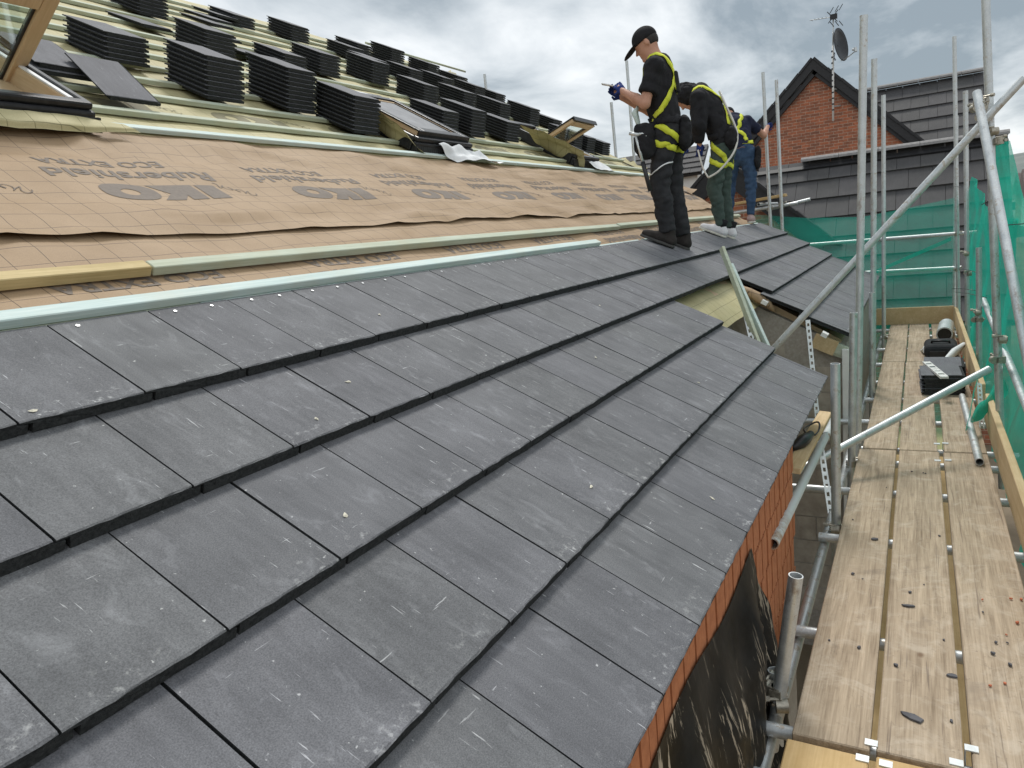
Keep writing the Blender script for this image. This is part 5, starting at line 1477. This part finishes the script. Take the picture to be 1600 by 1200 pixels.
def make_person(root, J, head, c):
    """J: joints in the person's frame (x forward, y left, z up); head: 4x4 head frame; c: clothing choices"""
    fw = Vector(J.get('fwd', (1, 0, 0)))
    tf = (tuple(fw), 1.5)
    H = head
    hp = lambda x, y, z: tuple(H @ Vector((x, y, z)))
    hr = H.to_3x3()
    allp = [Vector(v) for k, v in J.items() if k != 'fwd'] + [H.translation]
    lo = np.array([min(p[i] for p in allp) for i in range(3)]) - 0.24; hi = np.array([max(p[i] for p in allp) for i in range(3)]) + 0.24
    lo[2] = min(lo[2], -0.05)
    def torso(sd, g):
        pel, wa, ch, up = J['pelvis'], J['waist'], J['chest'], J['upper']
        sd.cap(pel, wa, 0.172 + g, 0.155 + g, 0.04, tf); sd.cap(wa, ch, 0.155 + g, 0.178 + g, 0.04, tf); sd.cap(ch, up, 0.178 + g, 0.140 + g, 0.04, tf)
        sd.cap(J['shL'], J['shR'], 0.064 + g, 0.064 + g, 0.05); sd.cap(up, J['neck'], 0.085 + g * 0.5, 0.058 + g * 0.4, 0.05)
    # ---- body, one continuous skin
    sd = SDF(lo, hi, 0.0105)
    torso(sd, -0.018)
    for s in 'LR':
        sd.cap(J['hip' + s], J['knee' + s], 0.074, 0.048, 0.04); sd.cap(J['knee' + s], J['ank' + s], 0.046, 0.030, 0.02); sd.cap(J['ank' + s], J['toe' + s], 0.030, 0.024, 0.02)
        sd.cap(J['sh' + s], J['el' + s], 0.052, 0.043, 0.03); sd.cap(J['el' + s], lerp(J['el' + s], J['wr' + s], 0.4), 0.043, 0.041, 0.02); sd.cap(lerp(J['el' + s], J['wr' + s], 0.4), J['wr' + s], 0.041, 0.028, 0.02)
        w = Vector(J['wr' + s]); k_ = Vector(J['kn' + s]); sd.cap(w, w + (k_ - w) * 0.75, 0.026, 0.022, 0.015)
    sd.cap(J['neck'], hp(-0.02, 0, -0.05), 0.060, 0.056, 0.03)
    sd.ell(hp(-0.008, 0, 0.028), (0.096, 0.076, 0.096), hr, 0.03); sd.ell(hp(0.022, 0, -0.045), (0.070, 0.058, 0.080), hr, 0.03)
    sd.cap(hp(0.092, 0, 0.0), hp(0.108, 0, -0.030), 0.008, 0.014, 0.012); sd.ell(hp(0.072, 0, -0.104), (0.026, 0.030, 0.020), hr, 0.02)
    sd.cap(hp(0.080, -0.03, 0.022), hp(0.080, 0.03, 0.022), 0.012, 0.012, 0.02); sd.cap(hp(0.088, -0.018, -0.068), hp(0.088, 0.018, -0.068), 0.008, 0.008, 0.012)
    for s in (-1, 1): sd.ell(hp(-0.012, s * 0.078, -0.012), (0.021, 0.011, 0.032), hr, 0.008)
    body = sdf_obj("body", sd, "skin", root)
    # ---- shirt or jacket
    sd = SDF(lo, hi, 0.0105); g_ = c.get('top_g', 0.014)
    torso(sd, g_)
    hem = Vector(J['pelvis']); sd.cutplane(tuple(hem + Vector((0, 0, c.get('hem', -0.02)))), (0, 0, -1))
    for s in 'LR':
        if c['sleeve'] < 1: sd.cap(J['sh' + s], lerp(J['sh' + s], J['el' + s], c['sleeve']), 0.066 + g_ * .5, 0.066 + g_ * .6, 0.03, cut=True)
        else: sd.cap(J['sh' + s], J['el' + s], 0.064 + g_, 0.054 + g_, 0.03); sd.cap(J['el' + s], lerp(J['el' + s], J['wr' + s], 0.97), 0.054 + g_, 0.036 + g_ * .6, 0.02, cut=True)
    nk = Vector(J['neck']); ndir = (Vector(hp(-0.02, 0, -0.05)) - nk).normalized(); sd.cutplane(tuple(nk + ndir * c.get('collar', 0.012)), tuple(ndir)) if c.get('collarcut', True) else None
    top = sdf_obj("shirt" if c['sleeve'] < 1 else "jacket", sd, c['top'], root, 0.013, 7, 3.0, (1, 1, 1.1))
    # ---- trousers
    sd = SDF(lo, hi, 0.0105); g_ = c.get('leg_g', 0.018)
    sd.cap(J['pelvis'], lerp(J['pelvis'], J['waist'], 0.45), 0.176 + 0.006, 0.166 + 0.006, 0.04, tf)
    for s in 'LR':
        sd.cap(J['hip' + s], J['knee' + s], 0.088 + g_, 0.060 + g_, 0.04); sd.cap(J['knee' + s], lerp(J['knee' + s], J['ank' + s], 0.95), 0.059 + g_, c.get('cuff', 0.05), 0.02, cut=True)
    sd.cutplane(lerp(J['pelvis'], J['waist'], 0.62), (0, 0, 1))
    legs = sdf_obj("trousers", sd, c['leg'], root, 0.014, 6.5, 11.0, (0.9, 0.9, 1.8))
    # ---- shoes
    for s in 'LR':
        a, t = Vector(J['ank' + s]), Vector(J['toe' + s]); d_ = (t - a); d_.z = 0; d_.normalize(); sl = J.get('slope', (0, 0, 1)); un = Vector(sl).normalized()
        d_ = (d_ - un * d_.dot(un)).normalized(); sol = a - un * 0.085
        sd = SDF(np.array(a) - 0.3, np.array(a) + 0.3, 0.007); wv = un.cross(d_)
        sd.cap(sol - d_ * 0.045 + un * 0.045, sol + d_ * 0.06 + un * 0.05, 0.042, 0.047, 0.02); sd.cap(sol + d_ * 0.06 + un * 0.045, sol + d_ * 0.185 + un * 0.030, 0.048, 0.036, 0.03); sd.cap(sol - d_ * 0.03 + un * 0.05, a + un * c.get('boot', 0.02), 0.044, 0.042, 0.03, cut=True)
        sd.cutplane(tuple(sol + un * 0.018), tuple(-un)); sh = sdf_obj("shoe", sd, c['shoe'], root)
        sd = SDF(np.array(sol) - 0.3, np.array(sol) + 0.3, 0.007); sd.cap(sol - d_ * 0.048, sol + d_ * 0.06, 0.044, 0.050, 0.02); sd.cap(sol + d_ * 0.06, sol + d_ * 0.19, 0.050, 0.038, 0.03)
        sd.cutplane(tuple(sol + un * 0.022), tuple(un)); sd.cutplane(tuple(sol - un * 0.004), tuple(-un)); sdf_obj("sole", sd, c['sole'], sh)
        if c.get('sock'):
            m = MB(); m.tube(a + un * 0.0, a + un * 0.09, 0.044, 14); m.obj("sock", "cloth_black", root, smooth=True)
    # ---- headwear
    sd = SDF(np.array(H.translation) - 0.24, np.array(H.translation) + 0.24, 0.006)
    if c['hat'] == 'cap':
        sd.ell(hp(-0.008, 0, 0.040), (0.109, 0.088, 0.098), hr, 0.0, cuts=[((0, 0, -1), 0.022)])
        sd.ell(hp(0.125, 0, 0.024), (0.095, 0.078, 0.010), (H @ Matrix.Rotation(R(16), 4, 'Y')).to_3x3(), 0.012)
        sdf_obj("cap", sd, "cloth_black", root)
        sd = SDF(np.array(H.translation) - 0.2, np.array(H.translation) + 0.2, 0.006); sd.ell(hp(-0.020, 0, 0.012), (0.092, 0.080, 0.090), hr, 0.0, cuts=[((0, 0, -1), 0.055), ((1, 0, 0), 0.035)]); sdf_obj("hair", sd, "hair", root)
    elif c['hat'] == 'hood':
        sd.ell(hp(-0.028, 0, 0.020), (0.125, 0.108, 0.135), hr, 0.0, cuts=[((1, 0, 0), 0.085)])
        sd.cap(hp(-0.06, 0, -0.05), J['neck'], 0.105, 0.11, 0.05)
        sdf_obj("hood", sd, c['top'], root, 0.010, 14)
    else:
        sd.ell(hp(-0.010, 0, 0.034), (0.108, 0.088, 0.100), hr, 0.0, cuts=[((0, 0, -1), 0.03)]); sdf_obj("cap", sd, "cloth_charcoal", root)
    return body, top, legs
def pouch(parent, c, size, rz, mat="cloth_black", name="tool_pouch"):
    """soft sagging pouch hanging from c, open top with a flap"""
    cz, sn = math.cos(rz), math.sin(rz); L = lambda x, y, z: (c[0] + x * cz - y * sn, c[1] + x * sn + y * cz, c[2] + z)
    w, d_, h = size; sd = SDF(np.array(c) - 0.34, np.array(c) + 0.22, 0.0075)
    thin = min(w, d_); wide = max(w, d_); ax = (1, 0) if w > d_ else (0, 1)
    n_ = (-sn, cz, 0) if w > d_ else (cz, sn, 0); f = max(1.05, wide / thin)
    r = wide / 2
    sd.cap(L(0, 0, -r * 0.8), L(0.01 * ax[1], 0.01 * ax[0], -h + r * 0.75), r * 0.92, r * 0.98, 0.02, (n_, f)); sd.cap(L(-ax[0] * r * .7, -ax[1] * r * .7, -0.02), L(ax[0] * r * .7, ax[1] * r * .7, -0.02), 0.022, 0.022, 0.03)
    sd.cap(L(ax[0] * r * .35 + n_[0] * thin * .35, ax[1] * r * .35 + n_[1] * thin * .35, -h * .35), L(ax[0] * r * .35 + n_[0] * thin * .35, ax[1] * r * .35 + n_[1] * thin * .35, -h * .75), 0.028, 0.032, 0.012)
    return sdf_obj(name, sd, mat, parent, 0.010, 12, c[0] * 9)
def headframe(p, pitch, yaw=0.0, roll=0.0): return Matrix.Translation(p) @ Matrix.Rotation(yaw, 4, 'Z') @ Matrix.Rotation(pitch, 4, 'Y') @ Matrix.Rotation(roll, 4, 'X')

# slope under the feet in a person's own frame, facing up the roof
SURF = 0.035
def stand(T, Y): return W(T, Y, -0.034 * ((T - 1.399) / GA))
# ---------- man in black T-shirt looking at a phone
P1 = tag(empty("person", stand(1.66, 6.20), R(187)), "person in black cap and T-shirt with yellow harness, looking down at a phone", "person")
tl = R(26)
sl_up = (-math.sin(tl) , 0, math.cos(tl))     # roof normal seen from someone facing upslope
J1 = dict(pelvis=(-0.055, 0, 0.97), waist=(-0.03, 0, 1.12), chest=(0.0, 0, 1.31), upper=(-0.01, 0, 1.44), neck=(0.02, 0, 1.53),
          shL=(-0.005, 0.185, 1.435), shR=(-0.005, -0.185, 1.435), elL=(0.075, 0.255, 1.155), elR=(0.13, -0.235, 1.165), wrL=(0.275, 0.12, 1.30), wrR=(0.33, -0.06, 1.29), knL=(0.33, 0.075, 1.365), knR=(0.40, -0.02, 1.35),
          hipL=(-0.05, 0.095, 0.94), hipR=(-0.06, -0.095, 0.94), kneeL=(0.02, 0.115, 0.53), kneeR=(-0.05, -0.12, 0.51), ankL=(-0.03, 0.12, 0.085), ankR=(-0.12, -0.13, 0.045), toeL=(0.12, 0.14, 0.10), toeR=(0.03, -0.15, 0.06), slope=sl_up)
h1 = headframe((0.085, 0.0, 1.665), R(28), R(4))
b1, t1_, l1 = make_person(P1, J1, h1, dict(top="cloth_black", sleeve=0.72, leg="cloth_charcoal", shoe="shoe_dark", sole="sole_dark", hat='cap', hem=-0.01, cuff=0.068, leg_g=0.022, boot=0.05, top_g=0.016))
make_hand("glove", P1, J1['wrL'], J1['knL'], (0.35, -1, 0.1), "glove_blue", 0.75, 1); make_hand("glove", P1, J1['wrR'], J1['knR'], (0.2, 1, 0.4), "glove_blue", 0.7, -1)
bt = bvh_of([t1_, l1]); bl = bvh_of([l1])
for s in (1, -1):
    ribbon("harness_strap", bt, [(0.10, s*0.10, 1.20), (0.11, s*0.12, 1.38), (0.02, s*0.115, 1.51), (-0.10, s*0.085, 1.46), (-0.14, s*0.02, 1.36), (-0.13, -s*0.05, 1.27)], 0.045, "strap_yellow", P1)
    ribbon("harness_strap", bt, [(-0.14, s*0.03, 1.36), (-0.12, s*0.12, 1.24), (-0.06, s*0.19, 1.12), (0.03, s*0.17, 1.05)], 0.045, "strap_yellow", P1)
    ribbon("harness_strap", bl, [(0.10, s*0.12, 1.04), (0.0, s*0.20, 0.99), (-0.10, s*0.18, 0.91), (-0.17, s*0.08, 0.84)], 0.05, "strap_yellow", P1, n=24)
    ribbon("leg_loop", bl, [(0.10, s*0.12, 0.87), (0.02, s*0.22, 0.84), (-0.10, s*0.20, 0.80), (-0.16, s*0.10, 0.78), (-0.10, s*0.02, 0.80)], 0.05, "strap_yellow", P1, n=24)
    ribbon("knee_seam", bl, [(0.09, s*0.07, 0.60), (0.07, s*0.19, 0.60), (-0.04, s*0.20, 0.66), (-0.10, s*0.13, 0.68)], 0.009, "white_film", P1, n=18)
ribbon("tool_belt", bt, [(0.14, -0.02, 1.02), (0.10, 0.15, 1.02), (-0.02, 0.20, 1.01), (-0.14, 0.12, 1.00), (-0.17, -0.02, 1.00), (-0.12, -0.15, 1.0)], 0.055, "cloth_black", P1, 0.012)
pouch(P1, (0.10, 0.20, 1.00), (0.17, 0.11, 0.26), R(20)); pouch(P1, (-0.20, 0.02, 1.03), (0.12, 0.22, 0.24), R(5)); pouch(P1, (0.16, 0.06, 0.98), (0.10, 0.15, 0.20), R(5))
m = MB(); m.box((-0.018, -0.03, -0.09), (0.018, 0.03, 0.08)); bevel(m.obj("energy_absorber", "cloth_charcoal", P1, matrix=WM[P1.name] @ Matrix.Translation((-0.15, 0.0, 1.33)) @ Matrix.Rotation(R(6), 4, 'Y')), 0.012, 2)
ham = tag(empty("hammer", WM[P1.name] @ Vector((0.19, 0.24, 0.55))), "claw hammer hanging from the tool belt of the man in the black cap", "hammer")
m = MB(); m.tube((0.17, 0.25, 0.92), (0.12, 0.27, 0.70), 0.011, 10); m.obj("shaft", "steel_clip", ham, smooth=True, matrix=WM[P1.name])
m = MB(); m.tube((0.12, 0.27, 0.70), (0.07, 0.285, 0.46), 0.018, 10); m.obj("grip", "black_plastic", ham, smooth=True, matrix=WM[P1.name])
m = MB(); m.tube((0.22, 0.25, 0.945), (0.14, 0.25, 0.92), 0.015, 10); m.path([(0.15, 0.25, 0.925), (0.11, 0.25, 0.925), (0.08, 0.25, 0.90)], [0.014, 0.011, 0.006], 8); m.obj("head", "steel_clip", ham, smooth=True, matrix=WM[P1.name])
ph = tag(empty("phone", WM[P1.name] @ Vector((0.40, 0.05, 1.38))), "phone held up in the gloved hands of the man in the black cap", "phone")
PM = WM[P1.name] @ Matrix.Translation((0.405, 0.035, 1.385)) @ Matrix.Rotation(R(-18), 4, 'Y') @ Matrix.Rotation(R(8), 4, 'Z')
m = MB(); m.box((-0.075, -0.036, -0.005), (0.075, 0.036, 0.004)); bevel(m.obj("case", "white_paint", ph, matrix=PM), 0.004, 2)
m = MB(); m.box((-0.07, -0.032, 0.0042), (0.07, 0.032, 0.005)); m.obj("screen", "black_plastic", ph, matrix=PM)
m = MB(); m.box((0.035, 0.0, -0.0065), (0.068, 0.032, -0.0052)); m.obj("camera_bump", "black_metal", ph, matrix=PM)
rag("rag", [tuple(WM[P1.name] @ Vector(q)) for q in ((0.14, 0.19, 1.16), (0.17, 0.21, 1.10), (0.16, 0.20, 1.03), (0.15, 0.20, 0.97))], [0.008, 0.028, 0.02, 0.012], "net_rag" if "net_rag" in M else "batten_blue", "small green cloth tucked in the belt of the man in the black cap", "rag")

# ---------- hooded man in green trousers, bent forward
P2 = tag(empty("person", stand(1.66, 8.15), R(184)), "person in black hooded jacket and green trousers bending forward, white shoes", "person")
J2 = dict(pelvis=(-0.07, 0, 0.96), waist=(-0.04, 0, 1.12), chest=(0.05, 0, 1.32), upper=(0.12, 0, 1.46), neck=(0.20, 0, 1.51),
          shL=(0.13, 0.19, 1.44), shR=(0.13, -0.19, 1.44), elL=(0.13, 0.26, 1.16), elR=(0.26, -0.25, 1.18), wrL=(0.145, 0.20, 0.99), wrR=(0.36, -0.16, 1.02), knL=(0.15, 0.185, 0.90), knR=(0.40, -0.13, 0.95),
          hipL=(-0.06, 0.095, 0.93), hipR=(-0.07, -0.095, 0.93), kneeL=(0.03, 0.11, 0.52), kneeR=(-0.03, -0.12, 0.50), ankL=(-0.03, 0.11, 0.085), ankR=(-0.09, -0.13, 0.055), toeL=(0.13, 0.13, 0.10), toeR=(0.06, -0.15, 0.07), slope=sl_up, fwd=(0.95, 0, -0.3))
h2 = headframe((0.315, 0.0, 1.50), R(62))
b2, t2_, l2 = make_person(P2, J2, h2, dict(top="cloth_black", sleeve=1, leg="cloth_green", shoe="shoe_white", sole="sole", hat='hood', hem=-0.03, cuff=0.050, leg_g=0.016, sock=True, top_g=0.026, collarcut=False))
make_hand("glove", P2, J2['wrL'], J2['knL'], (0.6, -1, 0), "glove_blue", 0.7, 1); make_hand("glove", P2, J2['wrR'], J2['knR'], (0.2, 1, -0.4), "glove_blue", 0.6, -1)
bt = bvh_of([t2_, l2]); bl = bvh_of([l2])
for s in (1, -1):
    ribbon("harness_strap", bt, [(0.22, s*0.10, 1.25), (0.24, s*0.12, 1.42), (0.14, s*0.11, 1.54), (0.0, s*0.07, 1.46), (-0.10, -s*0.02, 1.30), (-0.14, -s*0.10, 1.14)], 0.045, "strap_yellow", P2)
    ribbon("harness_strap", bl, [(0.08, s*0.17, 0.98), (-0.02, s*0.21, 0.90), (-0.12, s*0.19, 0.80), (-0.15, s*0.12, 0.74)], 0.055, "strap_yellow", P2, n=24)
    ribbon("leg_loop", bl, [(0.10, s*0.10, 0.84), (0.02, s*0.20, 0.78), (-0.08, s*0.20, 0.73), (-0.15, s*0.10, 0.72), (-0.08, s*0.02, 0.76)], 0.05, "strap_yellow", P2, n=24)
ribbon("tool_belt", bt, [(0.10, 0.10, 1.03), (0.0, 0.2, 1.03), (-0.14, 0.14, 1.03), (-0.19, 0, 1.03), (-0.14, -0.14, 1.03)], 0.06, "cloth_black", P2, 0.012)
pouch(P2, (-0.17, 0.12, 1.10), (0.14, 0.18, 0.20), R(20)); 
m = MB(); m.path(spline([(-0.06, 0.06, 1.50), (-0.12, 0.07, 1.35), (-0.20, 0.08, 1.15), (-0.235, 0.12, 1.0), (-0.20, 0.20, 0.84), (-0.06, 0.25, 0.68), (0.06, 0.25, 0.62)], 30), 0.011, 8); m.obj("lanyard", "rope", P2, smooth=True)
m = MB(); m.path(spline([(0.06, 0.25, 0.62), (0.11, 0.24, 0.72), (0.14, 0.24, 0.84), (0.16, 0.22, 0.92)], 16), 0.009, 8); m.obj("lanyard", "rope", P2, smooth=True)
m = MB(); m.box((-0.02, -0.015, -0.03), (0.02, 0.015, 0.03)); bevel(m.obj("buckle", "strap_yellow", P2, matrix=WM[P2.name] @ Matrix.Translation((0.24, 0.09, 1.22))), 0.006)
# ---------- man in jeans, back to the camera, holding the far tube
P3 = tag(empty("person", stand(1.92, 10.70), R(100)), "person in navy T-shirt and jeans, back turned, gripping the far scaffold tube", "person")
J3 = dict(pelvis=(0.02, 0.04, 0.96), waist=(0.07, 0.06, 1.11), chest=(0.18, 0.10, 1.27), upper=(0.25, 0.13, 1.38), neck=(0.33, 0.16, 1.44),
          shL=(0.24, 0.325, 1.34), shR=(0.24, -0.065, 1.38), elL=(0.34, 0.36, 1.16), elR=(0.43, -0.28, 1.18), wrL=(0.50, 0.30, 1.10), wrR=(0.645, -0.335, 1.315), knL=(0.58, 0.28, 1.10), knR=(0.725, -0.35, 1.335),
          hipL=(0.02, 0.13, 0.93), hipR=(0.02, -0.06, 0.93), kneeL=(0.14, 0.19, 0.56), kneeR=(0.03, -0.09, 0.50), ankL=(0.06, 0.22, 0.16), ankR=(-0.02, -0.07, 0.06), toeL=(0.20, 0.25, 0.15), toeR=(0.13, -0.09, 0.06))
h3 = headframe((0.42, 0.19, 1.51), R(48), R(10))
b3, t3_, l3 = make_person(P3, J3, h3, dict(top="cloth_navy", sleeve=0.62, leg="denim", shoe="shoe_pink", sole="sole", hat='plain', hem=0.05, cuff=0.052, leg_g=0.014, top_g=0.016))
make_hand("glove", P3, J3['wrR'], J3['knR'], (0.1, -1, 0.0), "glove_blue", 0.95, 1); make_hand("glove", P3, J3['wrL'], J3['knL'], (0, -1, -0.3), "glove_blue", 0.7, 1)
bt = bvh_of([t3_, l3])
for s in (1, -1):
    ribbon("harness_strap", bt, [(0.34, 0.13 + s*0.11, 1.32), (0.27, 0.13 + s*0.10, 1.46), (0.13, 0.12 + s*0.085, 1.38), (0.06, 0.09 + s*0.03, 1.27), (0.0, 0.06 - s*0.06, 1.16), (-0.03, 0.05 - s*0.11, 1.05)], 0.05, "strap_yellow", P3)
ribbon("harness_strap", bt, [(0.10, 0.25, 1.06), (-0.03, 0.17, 1.06), (-0.06, 0.05, 1.06), (-0.02, -0.10, 1.07), (0.10, -0.14, 1.08)], 0.05, "strap_yellow", P3)
ribbon("belt", bt, [(0.14, 0.22, 1.00), (0.0, 0.20, 1.00), (-0.09, 0.05, 1.00), (0.0, -0.12, 1.00), (0.12, -0.13, 1.00)], 0.04, "belt_brown", P3, 0.010)
pouch(P3, (0.03, -0.19, 1.00), (0.20, 0.10, 0.28), R(0)); pouch(P3, (-0.02, 0.24, 1.10), (0.16, 0.08, 0.18), R(0))
